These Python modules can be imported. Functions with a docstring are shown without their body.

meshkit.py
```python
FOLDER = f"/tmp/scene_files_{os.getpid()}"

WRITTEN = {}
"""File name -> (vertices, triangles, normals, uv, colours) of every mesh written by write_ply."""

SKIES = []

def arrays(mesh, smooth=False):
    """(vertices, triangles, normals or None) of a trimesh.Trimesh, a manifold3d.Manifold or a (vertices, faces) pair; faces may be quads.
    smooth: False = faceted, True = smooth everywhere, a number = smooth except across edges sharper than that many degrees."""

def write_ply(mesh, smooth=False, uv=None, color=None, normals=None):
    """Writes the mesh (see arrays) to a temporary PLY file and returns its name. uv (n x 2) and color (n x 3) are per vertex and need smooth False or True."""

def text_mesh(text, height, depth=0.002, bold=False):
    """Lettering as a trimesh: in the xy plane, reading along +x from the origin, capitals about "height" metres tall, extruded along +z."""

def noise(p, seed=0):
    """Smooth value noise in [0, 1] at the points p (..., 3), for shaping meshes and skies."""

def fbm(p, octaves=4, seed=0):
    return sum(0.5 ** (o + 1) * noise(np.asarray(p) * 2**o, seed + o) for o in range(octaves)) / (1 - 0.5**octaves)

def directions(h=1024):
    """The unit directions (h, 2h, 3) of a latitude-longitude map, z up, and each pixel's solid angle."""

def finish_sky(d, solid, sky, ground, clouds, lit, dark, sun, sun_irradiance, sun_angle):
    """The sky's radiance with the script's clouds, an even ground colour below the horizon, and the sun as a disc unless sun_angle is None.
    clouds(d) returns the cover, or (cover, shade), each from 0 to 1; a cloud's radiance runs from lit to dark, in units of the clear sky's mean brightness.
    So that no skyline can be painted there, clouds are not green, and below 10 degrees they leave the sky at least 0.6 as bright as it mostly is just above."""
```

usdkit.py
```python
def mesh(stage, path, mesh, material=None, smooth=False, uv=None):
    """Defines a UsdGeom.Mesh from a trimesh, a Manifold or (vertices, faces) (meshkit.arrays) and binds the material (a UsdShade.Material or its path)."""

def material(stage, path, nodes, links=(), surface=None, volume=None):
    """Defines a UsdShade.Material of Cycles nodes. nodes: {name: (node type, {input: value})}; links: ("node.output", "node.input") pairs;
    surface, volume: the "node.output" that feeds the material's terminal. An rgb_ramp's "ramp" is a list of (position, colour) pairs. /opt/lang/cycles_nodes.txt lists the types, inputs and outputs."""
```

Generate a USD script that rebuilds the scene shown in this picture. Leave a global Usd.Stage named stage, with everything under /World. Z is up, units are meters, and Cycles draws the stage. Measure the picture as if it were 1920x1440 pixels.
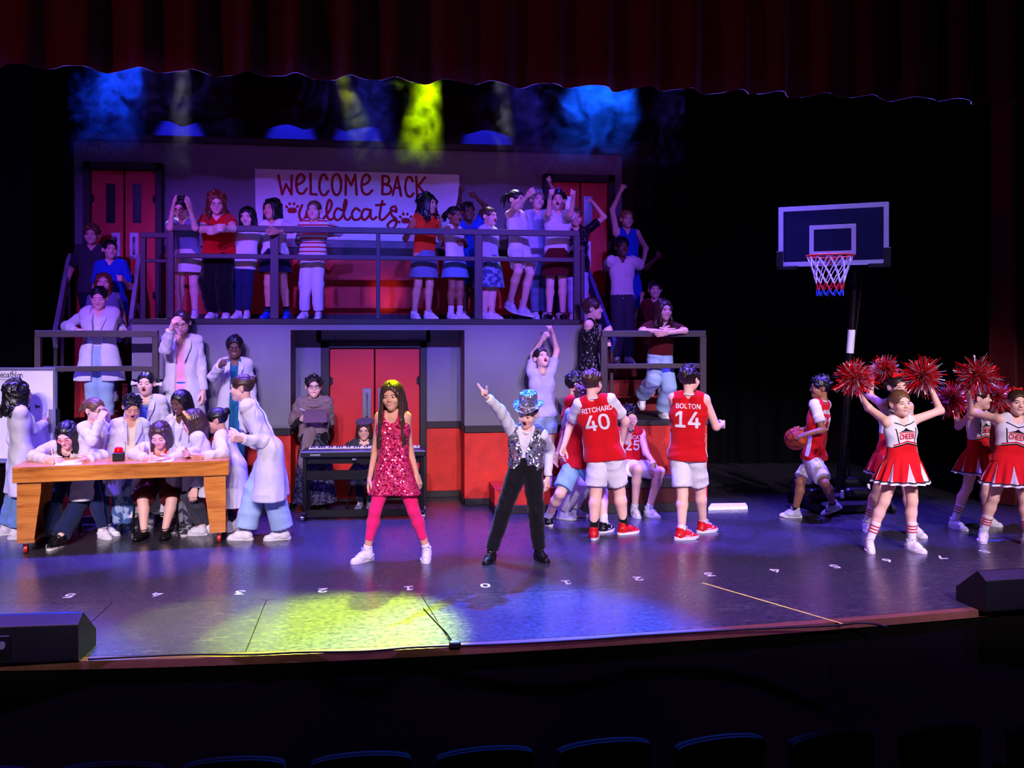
import math
import numpy as np
import trimesh
import meshkit
import usdkit
from pxr import Gf, Sdf, Usd, UsdGeom, UsdLux, UsdShade, Vt
from shapely.geometry import LineString, Polygon
from shapely.ops import unary_union

stage = Usd.Stage.CreateInMemory()
UsdGeom.SetStageUpAxis(stage, 'Z')
UsdGeom.SetStageMetersPerUnit(stage, 1.0)
UsdGeom.Xform.Define(stage, '/World')
PI = math.pi
# ---------------------------------------------------------------- camera
FPX, EYE, VH = 1700.0, 1.92, 625.0            # focal length in pixels of the 1920 wide frame, eye height over the stage, row of the horizon
TH = math.atan(FPX / 12500.0)                 # the camera is turned to the right by this much
CT, ST = math.cos(TH), math.sin(TH)
cam = UsdGeom.Camera.Define(stage, '/World/camera')
cam.CreateFocalLengthAttr(36.0 * FPX / 1920)
cam.CreateHorizontalApertureAttr(36.0)
cam.CreateVerticalApertureAttr(27.0)
cam.CreateVerticalApertureOffsetAttr(-36.0 * (720 - VH) / 1920)
cam.CreateClippingRangeAttr((0.1, 200.0))
cam.CreateFStopAttr(0.0)
cam.AddTranslateOp().Set((0, 0, EYE))
cam.AddRotateXYZOp().Set((90, 0, -math.degrees(TH)))
cam.CreateExposureAttr(0.0)


def c2w(p):
    """camera-aligned (right, depth, up) -> world"""
    p = np.asarray(p, float)
    return np.stack([p[..., 0] * CT + p[..., 1] * ST, -p[..., 0] * ST + p[..., 1] * CT, p[..., 2]], -1)


def ray(px, py, d):
    return np.array([(px - 960) / FPX * d, d, EYE - (py - VH) / FPX * d])


def on_floor(px, py, z=0.0):
    d = FPX * (EYE - z) / (py - VH)
    return ray(px, py, d)


def at_y(px, py, Y):
    """world point seen at a pixel on the plane y = Y"""
    k = (px - 960) / FPX
    d = Y / (CT - k * ST)
    return c2w(ray(px, py, d))


# ---------------------------------------------------------------- lights
LIGHTS = 0


def spot(at, to, color, power, angle=18, soft=0.4, r=0.06, name='stage_light'):
    global LIGHTS
    LIGHTS += 1
    l = UsdLux.SphereLight.Define(stage, '/World/Lights/%s_%03d' % (name, LIGHTS))
    l.CreateRadiusAttr(r)
    l.CreateColorAttr(Gf.Vec3f(*color))
    l.CreateIntensityAttr(power)
    l.CreateNormalizeAttr(True)
    sh = UsdLux.ShapingAPI.Apply(l.GetPrim())
    sh.CreateShapingConeAngleAttr(angle)
    sh.CreateShapingConeSoftnessAttr(soft)
    at, to = np.asarray(at, float), np.asarray(to, float)
    z = (at - to) / np.linalg.norm(at - to)
    x = np.cross([0, 0, 1.0] if abs(z[2]) < 0.99 else [0, 1.0, 0], z)
    x /= np.linalg.norm(x)
    y = np.cross(z, x)
    l.AddTransformOp().Set(Gf.Matrix4d(*x, 0, *y, 0, *z, 0, *at, 1))
    return l


UsdGeom.Scope.Define(stage, '/World/Lights')
# front of house wash over the lower stage, a little pink, in narrow beams that stop short of the upper deck
for x, tx, p in ((-5.6, -4.6, 900), (-4.0, -3.3, 900), (-2.5, -2.1, 900), (-1.0, -.9, 900), (.5, .5, 900), (2.0, 1.8, 1000), (3.5, 3.1, 1000), (5.0, 4.3, 1100), (6.4, 5.4, 1000)):
    spot((x, -3.5, 7.0), (tx, 8.5, .35), (.97, .78, 1.0), p, 10.0, .45)
# violet over the upper deck, under the valance
for x, tx, c, p in ((-4.6, -3.4, (.22, .05, 1.0), 700), (-2.8, -2.0, (.27, .065, 1.0), 1200), (-.9, -.7, (.10, .075, 1.0), 1250), (1.0, .6, (.10, .075, 1.0), 1250), (3.0, 1.8, (.22, .065, 1.0), 1200), (4.6, 2.9, (.12, .05, 1.0), 420)):
    spot((x, .5, 5.4), (tx, 11.0, 2.45), c, p, 10.0, .8)
# blue back light from over the set, raking the floor and the hair
for x, tx in ((-4.4, -3.4), (-2.4, -1.8), (-.4, -.3), (1.6, 1.4), (3.6, 3.0), (5.6, 4.6)):
    spot((x, 9.3, 6.6), (tx, 7.4, 0), (.13, .07, 1.0), 2000, 26, .7)
    spot((x * 1.1, 4.4, 6.2), (tx * 1.15, 6.0, 0), (.36, .14, 1.0), 900, 19, .8)  # violet floods added in front of the valance to brighten the apron
# small warm lamp on the red wall of the deck
spot((-.02, 11.5, 2.16), (-.04, 12.1, 2.42), (1.0, .26, .03), 3.2, 24, 1.0, .03)
# four blue pools on the cloth far behind, seen between the set and the border
for px, p in ((334, 1), (545, 1), (672, .8), (915, .9)):
    q = at_y(px, 262, 15.5)
    spot(q + (0, -.9, 1.6), q + (0, 0, -.1), (.02, .02, 1.0), 330 * p, 14, .35)
# moving lights over the set, aimed downstage through the haze
pool, pool2 = c2w(on_floor(615, 1180)), c2w(on_floor(975, 1092))
for px, py, Y, to, c, p, a in ((268, 40, 11.6, (-2.7, 5.0, 0), (.005, .045, 1.0), 3800, 10), (345, 80, 11.5, (-2.1, 9.0, 0), (.75, .72, 1.0), 380, 5),
                               (715, 40, 12.0, (-.55, 7.8, 0), (.04, .05, 1.0), 500, 9), (618, 100, 11.6, pool2, (.62, .72, .04), 600, 5), (842, -85, 10.5, pool, (.50, .80, .0), 11000, 6.0), (815, 70, 11.5, c2w(on_floor(672, 1184)), (.50, .80, .0), 9500, 5.4), (842, -85, 10.6, c2w(on_floor(420, 1180)), (.50, .80, .0), 3000, 6.0),
                               (935, 80, 11.5, (1.3, 9, 0), (.75, .72, 1.0), 380, 5), (1150, 40, 11.5, (.7, 5.0, 0), (.004, .075, 1.0), 9000, 10), (960, 80, 11.8, (2.2, 8.4, 0), (.05, .04, 1.0), 300, 10)):
    spot(at_y(px, py, Y) + (0, 0, .1), to, c, p, a, .5)
# blue specials on the floor
spot(pool2 + (-.6, 3.0, 6.0), pool2, (.03, .16, 1.0), 1500, 6, .3)
# spots added to give the valance dim red spill and the hoop cool light
spot((1.5, -1, 3.2), (2.4, 8.7, 4.9), (1.0, .10, .30), 60, 16, .9)
spot((-6.5, 4.5, 3.4), (1, 8.7, 5.0), (1.0, .04, .16), 60, 40, .9)
spot((2.0, 2.0, 5.6), (4.7, 9.3, 2.7), (.25, .22, 1.0), 330, 11, .6)


# ---------------------------------------------------------------- helpers
USED = {}


def numbered(path):
    if path not in USED:
        USED[path] = 0
        return path
    USED[path] += 1
    return numbered('%s_%03d' % (path, USED[path]))


def setdata(p, label=None, cat=None, group=None, kind=None):
    for k, v in (('label', label), ('category', cat), ('group', group), ('kind', kind)):
        if v:
            p.SetCustomDataByKey(k, v)
    return p


def thing(name, label=None, cat=None, loc=(0, 0, 0), rotz=0, group=None, kind=None):
    x = UsdGeom.Xform.Define(stage, numbered('/World/' + name))
    x.AddTranslateOp().Set(Gf.Vec3d(*map(float, loc)))
    if rotz:
        x.AddRotateZOp().Set(float(rotz))
    return setdata(x.GetPrim(), label, cat, group, kind)


def part(parent, name, mesh, mat, label=None, smooth=False, kind=None, uv=None):
    path = numbered('%s/%s' % (parent.GetPath() if parent is not None else '/World', name))
    m = usdkit.mesh(stage, path, mesh, mat, smooth=smooth, uv=uv)
    return setdata(m.GetPrim(), label=label, kind=kind)


def solo(name, mesh, mat, label, cat=None, group=None, kind=None, smooth=False):
    p = part(None, name, mesh, mat, smooth=smooth)
    return setdata(p, label, cat, group, kind)


def cat(ms):
    return trimesh.util.concatenate([m if isinstance(m, trimesh.Trimesh) else trimesh.Trimesh(*m, process=False) for m in ms])


def box(x0, x1, y0, y1, z0, z1, bev=0.0):
    c = np.array([(x0 + x1) / 2, (y0 + y1) / 2, (z0 + z1) / 2])
    e = np.abs([x1 - x0, y1 - y0, z1 - z0])
    b = min(bev, e.min() * 0.45)
    if b <= 0:
        m = trimesh.creation.box(e)
    else:
        h = e / 2
        pts = [(2 * np.array(s) - 1) * (h - b * (1 - np.eye(3)[k])) for s in np.ndindex(2, 2, 2) for k in range(3)]
        m = trimesh.convex.convex_hull(np.array(pts))
    m.apply_translation(c)
    return m


def obox(a, b, w, t, up=(0, 0, 1), bev=0.0):
    """a bar from a to b, w wide across up, t thick along up"""
    a, b = np.asarray(a, float), np.asarray(b, float)
    L = np.linalg.norm(b - a)
    x = (b - a) / L
    y = np.cross(up, x)
    y /= np.linalg.norm(y)
    z = np.cross(x, y)
    m = box(0, L, -w / 2, w / 2, -t / 2, t / 2, bev)
    T = np.eye(4)
    T[:3, 0], T[:3, 1], T[:3, 2], T[:3, 3] = x, y, z, a
    m.apply_transform(T)
    return m


def tube(pts, r, n=8, closed=False):
    pts = np.asarray(pts, float)
    r = np.broadcast_to(r, len(pts))
    t = np.roll(pts, -1, 0) - np.roll(pts, 1, 0) if closed else np.gradient(pts, axis=0)
    t /= np.linalg.norm(t, axis=1, keepdims=True) + 1e-12
    ref = np.array([0, 0, 1.0]) if np.abs(t[:, 2]).mean() < 0.8 else np.array([1.0, 0.13, 0])
    a = np.cross(t, ref)
    a /= np.linalg.norm(a, axis=1, keepdims=True) + 1e-12
    b = np.cross(t, a)
    g = np.arange(n) * 2 * PI / n
    v = pts[:, None] + r[:, None, None] * (np.cos(g)[None, :, None] * a[:, None] + np.sin(g)[None, :, None] * b[:, None])
    m = len(pts)
    i, j = np.meshgrid(np.arange(m if closed else m - 1), np.arange(n), indexing='ij')
    i2, j2 = (i + 1) % m, (j + 1) % n
    q = np.stack([i * n + j, i2 * n + j, i2 * n + j2, i * n + j2], -1).reshape(-1, 4)
    f = np.vstack([q[:, [0, 2, 1]], q[:, [0, 3, 2]]])
    V = v.reshape(-1, 3)
    if not closed:
        k = len(V)
        V = np.vstack([V, pts[:1], pts[-1:]])
        jj = np.arange(n)
        f = np.vstack([f, np.stack([np.full(n, k), jj, (jj + 1) % n], 1), np.stack([np.full(n, k + 1), (m - 1) * n + (jj + 1) % n, (m - 1) * n + jj], 1)])
    mm = trimesh.Trimesh(V, f, process=False)
    if mm.volume < 0:
        mm.invert()
    return mm


def lathe(prof, n=32):
    return trimesh.creation.revolve(np.asarray(prof, float), sections=n)


def extr(poly, h, T=None):
    ms = [trimesh.creation.extrude_polygon(g, h, engine='earcut') for g in getattr(poly, 'geoms', [poly]) if g.area > 1e-9]
    m = cat(ms)
    if T is not None:
        m.apply_transform(T)
    return m


def frame(o, x, y, z):
    T = np.eye(4)
    T[:3, 0], T[:3, 1], T[:3, 2], T[:3, 3] = x, y, z, o
    return T


# ---------------------------------------------------------------- materials
UsdGeom.Scope.Define(stage, '/World/Looks')
LOOK = {}


def lin(c):
    c = np.asarray(c, float)
    return np.where(c <= 0.04045, c / 12.92, ((c + 0.055) / 1.055) ** 2.4)


def mat(name, c, rough=0.6, metal=0.0, var=0.12, scale=9.0, bump=0.0, bscale=60.0, spec=0.4, sheen=0.0, coat=0.0, sss=0.0):
    """a painted, woven or plain surface: colour broken up by noise, with a fine relief. c is an sRGB colour."""
    if name in LOOK:
        return LOOK[name]
    c = lin(c)
    nodes = {
        'co': ('texture_coordinate', {}),
        'n': ('noise_texture', {'scale': scale, 'detail': 4.0, 'roughness': 0.6}),
        'r': ('rgb_ramp', {'ramp': [(0.25, tuple(c * (1 - var))), (0.75, tuple(np.clip(c * (1 + var), 0, 1)))]}),
        'p': ('principled_bsdf', {'roughness': rough, 'metallic': metal, 'specular_ior_level': spec, 'sheen_weight': sheen, 'coat_weight': coat}),
    }
    links = [('co.object', 'n.vector'), ('n.fac', 'r.fac'), ('r.color', 'p.base_color')]
    if sss:
        nodes['p'][1].update(subsurface_weight=sss, subsurface_scale=0.004)
    if bump:
        nodes['n2'] = ('noise_texture', {'scale': bscale, 'detail': 3.0})
        nodes['b'] = ('bump', {'strength': bump, 'distance': 0.004})
        links += [('co.object', 'n2.vector'), ('n2.fac', 'b.height'), ('b.normal', 'p.normal')]
    LOOK[name] = usdkit.material(stage, '/World/Looks/' + name, nodes, links, surface='p.BSDF')
    return LOOK[name]


def cloth(name, c, **k):
    return mat(name, c, **{**dict(rough=0.85, var=0.06, scale=7, bump=0.35, bscale=45, spec=0.2, sheen=0.1), **k})


# ---------------------------------------------------------------- implicit surfaces for bodies and clothes
class Field:
    def __init__(s, lo, hi, h):
        s.lo, s.h = np.asarray(lo, float), h
        n = np.ceil((np.asarray(hi, float) - s.lo) / h).astype(int) + 1
        s.ax = [(s.lo[i] + h * np.arange(n[i])).astype(np.float32) for i in range(3)]
        s.d = np.full(n, 0.4, np.float32)

    def win(s, lo, hi):
        sl = []
        for i in range(3):
            a = int(np.clip(np.floor((lo[i] - s.lo[i]) / s.h), 0, len(s.ax[i]) - 1))
            b = int(np.clip(np.ceil((hi[i] - s.lo[i]) / s.h) + 1, a + 1, len(s.ax[i])))
            sl.append(slice(a, b))
        return tuple(sl), (s.ax[0][sl[0]][:, None, None], s.ax[1][sl[1]][None, :, None], s.ax[2][sl[2]][None, None, :])

    def put(s, sl, d, k, sub=False):
        o = s.d[sl]
        if sub:
            if k > 0:
                h = np.maximum(k - np.abs(o + d), 0) / k
                s.d[sl] = np.maximum(o, -d) + h * h * k * 0.25
            else:
                s.d[sl] = np.maximum(o, -d)
        elif k > 0:
            h = np.maximum(k - np.abs(o - d), 0) / k
            s.d[sl] = np.minimum(o, d) - h * h * k * 0.25
        else:
            s.d[sl] = np.minimum(o, d)

    def cap(s, a, b, ra, rb, k=0.02, sq=None, f=1.0, sub=False):
        a, b = np.asarray(a, float), np.asarray(b, float)
        m = max(ra, rb) * max(1, f) + k + 3 * s.h
        sl, (X, Y, Z) = s.win(np.minimum(a, b) - m, np.maximum(a, b) + m)
        x, y, z = X - np.float32(a[0]), Y - np.float32(a[1]), Z - np.float32(a[2])
        ba = b - a
        if sq is not None:
            q = (x * np.float32(sq[0]) + y * np.float32(sq[1]) + z * np.float32(sq[2])) * np.float32(1 / f - 1)
            x, y, z = x + q * np.float32(sq[0]), y + q * np.float32(sq[1]), z + q * np.float32(sq[2])
            ba = ba + sq * (ba @ sq) * (1 / f - 1)
        L = ba @ ba
        if L < 1e-10:
            t = np.float32(0)
        else:
            t = np.clip((x * np.float32(ba[0]) + y * np.float32(ba[1]) + z * np.float32(ba[2])) / np.float32(L), 0, 1)
        d = np.sqrt((x - t * np.float32(ba[0])) ** 2 + (y - t * np.float32(ba[1])) ** 2 + (z - t * np.float32(ba[2])) ** 2) - (np.float32(ra) + t * np.float32(rb - ra))
        s.put(sl, d, k, sub)

    def ell(s, c, r, k=0.02, R=None, sub=False):
        c, r = np.asarray(c, float), np.asarray(r, float)
        m = r.max() + k + 3 * s.h
        sl, (X, Y, Z) = s.win(c - m, c + m)
        x, y, z = X - np.float32(c[0]), Y - np.float32(c[1]), Z - np.float32(c[2])
        if R is not None:
            x, y, z = [x * np.float32(R[0, i]) + y * np.float32(R[1, i]) + z * np.float32(R[2, i]) for i in range(3)]
        q = np.sqrt((x / np.float32(r[0])) ** 2 + (y / np.float32(r[1])) ** 2 + (z / np.float32(r[2])) ** 2)
        g = np.sqrt((x / np.float32(r[0] ** 2)) ** 2 + (y / np.float32(r[1] ** 2)) ** 2 + (z / np.float32(r[2] ** 2)) ** 2)
        s.put(sl, q * (q - 1) / np.maximum(g, 1e-6), k, sub)

    def lin(s, p, n):
        return ((s.ax[0] - p[0]) * n[0])[:, None, None] + ((s.ax[1] - p[1]) * n[1])[None, :, None] + ((s.ax[2] - p[2]) * n[2])[None, None, :]

    def cut(s, p, n):
        """keeps what lies behind the plane"""
        n = np.asarray(n, float)
        s.d = np.maximum(s.d, s.lin(p, n / np.linalg.norm(n)).astype(np.float32))

    def folds(s, amp, seed, freq=38.0, dirv=(0.3, 0.2, 1.0)):
        r = np.random.default_rng(seed)
        o = 0
        for q in range(2):
            k = np.asarray(dirv, float) + r.normal(0, 0.55, 3)
            k *= freq * (1 + 0.6 * q) / np.linalg.norm(k)
            w = r.normal(0, 1, 3) * freq * 0.35
            v = np.sin(.5 * (s.lin((0, 0, 0), k) + 1.9 * np.sin(s.lin((0, 0, 0), w) + r.uniform(0, 6))) + r.uniform(0, 6))
            o = o + (2.2 * np.abs(v) - 1.4)
        s.d = s.d + (amp * o).astype(np.float32)

    def mesh(s):
        d = s.d
        d[0], d[-1], d[:, 0], d[:, -1], d[:, :, 0], d[:, :, -1] = .1, .1, .1, .1, .1, .1
        d[d == 0] = 1e-7
        i = d < 0
        n = np.array(d.shape) - 1
        c = np.zeros(n, np.uint8)
        for a, b, e in np.ndindex(2, 2, 2):
            c += i[a:n[0] + a, b:n[1] + b, e:n[2] + e]
        cells = np.argwhere((c > 0) & (c < 8))
        if not len(cells):
            return trimesh.Trimesh()
        idx = np.full(n, -1, np.int32)
        idx[tuple(cells.T)] = np.arange(len(cells))
        cor = np.array(list(np.ndindex(2, 2, 2)))
        val = np.stack([d[tuple((cells + q).T)] for q in cor], 1)
        acc, cnt = np.zeros((len(cells), 3)), np.zeros(len(cells))
        for p in range(8):
            for ax in range(3):
                if cor[p][ax] == 0:
                    q = p + (4, 2, 1)[ax]
                    x = (val[:, p] < 0) != (val[:, q] < 0)
                    t = val[x, p] / (val[x, p] - val[x, q])
                    pt = np.tile(cor[p].astype(float), (x.sum(), 1))
                    pt[:, ax] += t
                    acc[x] += pt
                    cnt[x] += 1
        V = s.lo + s.h * (cells + acc / cnt[:, None])
        F = []
        for ax in range(3):
            a1, a2 = (ax + 1) % 3, (ax + 2) % 3
            s0, s1 = [slice(None)] * 3, [slice(None)] * 3
            s0[ax], s1[ax] = slice(0, -1), slice(1, None)
            e = np.argwhere(i[tuple(s0)] != i[tuple(s1)])
            inside = i[tuple(e.T)]
            u1, u2 = np.eye(3, dtype=int)[a1], np.eye(3, dtype=int)[a2]
            q = np.stack([idx[tuple((e - o).T)] for o in (u1 * 0, u1, u1 + u2, u2)], 1)
            q[~inside] = q[~inside][:, ::-1]
            F.append(q)
        F = np.vstack(F)
        F = np.vstack([F[:, [0, 1, 2]], F[:, [0, 2, 3]]])
        return trimesh.Trimesh(V, F, process=False)


def rot(axis, deg):
    return trimesh.transformations.rotation_matrix(math.radians(deg), axis)[:3, :3]


def unit(v):
    v = np.asarray(v, float)
    return v / (np.linalg.norm(v) + 1e-12)

COL = {'coat': (.80, .79, .82), 'white': (.86, .85, .87), 'offwhite': (.86, .83, .80), 'black': (.035, .035, .04), 'red': (.80, .03, .07), 'jersey': (.78, .02, .08), 'maroon': (.33, .03, .07), 'jean': (.40, .53, .72), 'lightjean': (.60, .70, .84), 'darkjean': (.10, .14, .30),
       'navy': (.06, .08, .22), 'grey': (.45, .44, .46), 'greyblue': (.42, .45, .58), 'pink': (.90, .62, .70), 'hotpink': (.93, .12, .42), 'blue': (.10, .25, .75), 'skyblue': (.52, .68, .86), 'teal': (.10, .40, .55), 'brown': (.26, .16, .12),
       'green': (.10, .45, .28), 'orange': (.93, .22, .08), 'purple': (.36, .27, .42), 'taupe': (.50, .42, .44), 'silver': (.7, .7, .74), 'cream': (.88, .83, .70), 'lilac': (.72, .70, .90), 'slate': (.22, .22, .27), 'yellow': (.85, .66, .2), 'socred': (.82, .1, .12), 'tan': (.6, .45, .36)}
HAIRC = {'black': (.035, .03, .035), 'darkbrown': (.11, .07, .055), 'brown': (.24, .15, .10), 'lightbrown': (.40, .27, .18), 'blonde': (.62, .46, .28), 'red': (.42, .19, .10), 'grey': (.45, .42, .40)}


def HAIRMAT(n):
    if 'hair_' + n in LOOK:
        return LOOK['hair_' + n]
    c = lin(HAIRC[n])
    LOOK['hair_' + n] = usdkit.material(stage, '/World/Looks/hair_' + n, {
        'co': ('texture_coordinate', {}), 'm': ('mapping', {'scale': (90, 90, 9)}), 'n': ('noise_texture', {'scale': 1.0, 'detail': 3.0}),
        'r': ('rgb_ramp', {'ramp': [(.3, tuple(c * .65)), (.7, tuple(np.clip(c * 1.35, 0, 1)))]}),
        'b': ('bump', {'strength': .5, 'distance': .004}), 'p': ('principled_bsdf', {'roughness': .38, 'specular_ior_level': .55, 'anisotropic': .5})},
        [('co.object', 'm.vector'), ('m.vector', 'n.vector'), ('n.fac', 'r.fac'), ('r.color', 'p.base_color'), ('n.fac', 'b.height'), ('b.normal', 'p.normal')], surface='p.BSDF')
    return LOOK['hair_' + n]


def sequins(name, c, c2, scale=75.0, metal=.85):
    """overlapping metal discs, each tilted its own way"""
    if name in LOOK:
        return LOOK[name]
    LOOK[name] = usdkit.material(stage, '/World/Looks/' + name, {
        'co': ('texture_coordinate', {}), 'v': ('voronoi_texture', {'scale': scale, 'feature': 'f1'}), 'v2': ('voronoi_texture', {'scale': scale * .31, 'feature': 'f1'}),
        'sx': ('separate_color', {}), 'r': ('rgb_ramp', {'ramp': [(0.0, tuple(lin(c2))), (.35, tuple(lin(c))), (1.0, tuple(lin(c) * .9 + .1))]}),
        'k': ('vector_math', {'math_type': 'subtract', 'vector2': (.5, .5, .5)}), 's': ('vector_math', {'math_type': 'scale', 'scale': .95}), 'g': ('geometry', {}), 'a': ('vector_math', {'math_type': 'add'}), 'nn': ('vector_math', {'math_type': 'normalize'}),
        'p': ('principled_bsdf', {'roughness': .2, 'metallic': metal})},
        [('co.object', 'v.vector'), ('v.color', 'sx.color'), ('sx.r', 'r.fac'), ('r.color', 'p.base_color'), ('v.color', 'k.vector1'), ('k.vector', 's.vector1'), ('s.vector', 'a.vector1'), ('g.normal', 'a.vector2'), ('a.vector', 'nn.vector1'), ('nn.vector', 'p.normal')], surface='p.BSDF')
    return LOOK[name]


def stripes(name, c1, c2, period, duty, axis='z', shift=0.0):
    if name in LOOK:
        return LOOK[name]
    LOOK[name] = usdkit.material(stage, '/World/Looks/' + name, {
        'co': ('texture_coordinate', {}), 's': ('separate_xyz', {}), 'd': ('math', {'math_type': 'multiply_add', 'value2': 1 / period, 'value3': shift}), 'f': ('math', {'math_type': 'fraction'}),
        'l': ('math', {'math_type': 'less_than', 'value2': duty}), 'x': ('mix', {'color1': tuple(lin(c1)), 'color2': tuple(lin(c2))}), 'p': ('principled_bsdf', {'roughness': .85, 'specular_ior_level': .2})},
        [('co.object', 's.vector'), ('s.' + axis, 'd.value1'), ('d.value', 'f.value1'), ('f.value', 'l.value1'), ('l.value', 'x.fac'), ('x.color', 'p.base_color')], surface='p.BSDF')
    return LOOK[name]


def speckled(name, c1, c2, scale=60.0, thr=.5):
    if name in LOOK:
        return LOOK[name]
    LOOK[name] = usdkit.material(stage, '/World/Looks/' + name, {
        'co': ('texture_coordinate', {}), 'n': ('noise_texture', {'scale': scale, 'detail': 2.0}), 'r': ('rgb_ramp', {'ramp': [(thr - .03, tuple(lin(c1))), (thr + .03, tuple(lin(c2)))]}), 'p': ('principled_bsdf', {'roughness': .8, 'specular_ior_level': .2})},
        [('co.object', 'n.vector'), ('n.fac', 'r.fac'), ('r.color', 'p.base_color')], surface='p.BSDF')
    return LOOK[name]


def fabric(c):
    if not isinstance(c, str):
        return c
    return cloth('cloth_' + c, COL[c])

# ---------------------------------------------------------------- the stage set
YW = 10.1                                       # the plane of the set's lower front wall
YU = 12.1                                       # the wall behind the upper deck
DECK = 2.08


def X(px, Y):
    return at_y(px, VH, Y)[0]


def Z(px, py, Y):
    return at_y(px, py, Y)[2]


gold = None
wallgrey = mat('paint_grey', (.47, .46, .50), rough=.75, var=.06, scale=2.5, bump=.1, bscale=90)
wallred = mat('paint_red', (.80, .16, .11), rough=.6, var=.22, scale=7, bump=.25, bscale=30)
doorred = mat('paint_door_red', (.80, .10, .11), rough=.55, var=.06, scale=3, bump=.1, bscale=50)
darktrim = mat('paint_dark_trim', (.155, .13, .135), rough=.6, var=.12, scale=6, bump=.1)
railm = mat('rail_paint', (.23, .19, .19), rough=.5, var=.12, scale=6)
blackm = mat('black_paint', (.03, .03, .033), rough=.6, var=.2)
blackcl = mat('black_velour', (.018, .018, .022), rough=.95, var=.1, spec=.1)
redcurt = mat('red_velour', (.30, .018, .045), rough=.9, var=.15, spec=.15, sheen=.25)
steel = mat('steel', (.62, .62, .66), rough=.3, metal=1.0, var=.04)
darksteel = mat('dark_steel', (.10, .10, .11), rough=.4, metal=.5, var=.1)
oak = None
STR = 'structure'


def struct(name, mesh, m, parent=None, smooth=False):
    p = part(parent, name, mesh, m, smooth=smooth)
    if parent is None:
        setdata(p, kind=STR)
    return p


# floor: main deck and the curved apron in its own panels
edge_px = [(-260, 1243), (-60, 1243), (130, 1240), (320, 1235), (500, 1228), (680, 1221), (855, 1212), (960, 1207), (1100, 1200), (1240, 1190), (1440, 1176), (1640, 1160), (1840, 1143), (2000, 1128), (2200, 1108)]
seam_px = [(-260, 1132), (0, 1130), (210, 1129), (420, 1127), (600, 1122), (780, 1117), (910, 1112), (1100, 1104), (1310, 1092), (1500, 1077), (1700, 1060), (1920, 1041), (2200, 1016)]
edge = np.array([c2w(on_floor(*p)) for p in edge_px])[:, :2]
seam = np.array([c2w(on_floor(*p)) for p in seam_px])[:, :2]


def smoothline(P, n=60):
    t = np.linspace(0, 1, len(P))
    c = np.polyfit(P[:, 0], P[:, 1], 4)
    x = np.linspace(P[0, 0], P[-1, 0], n)
    return np.stack([x, np.polyval(c, x)], 1)


edge, seam = smoothline(edge), smoothline(seam)


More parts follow.
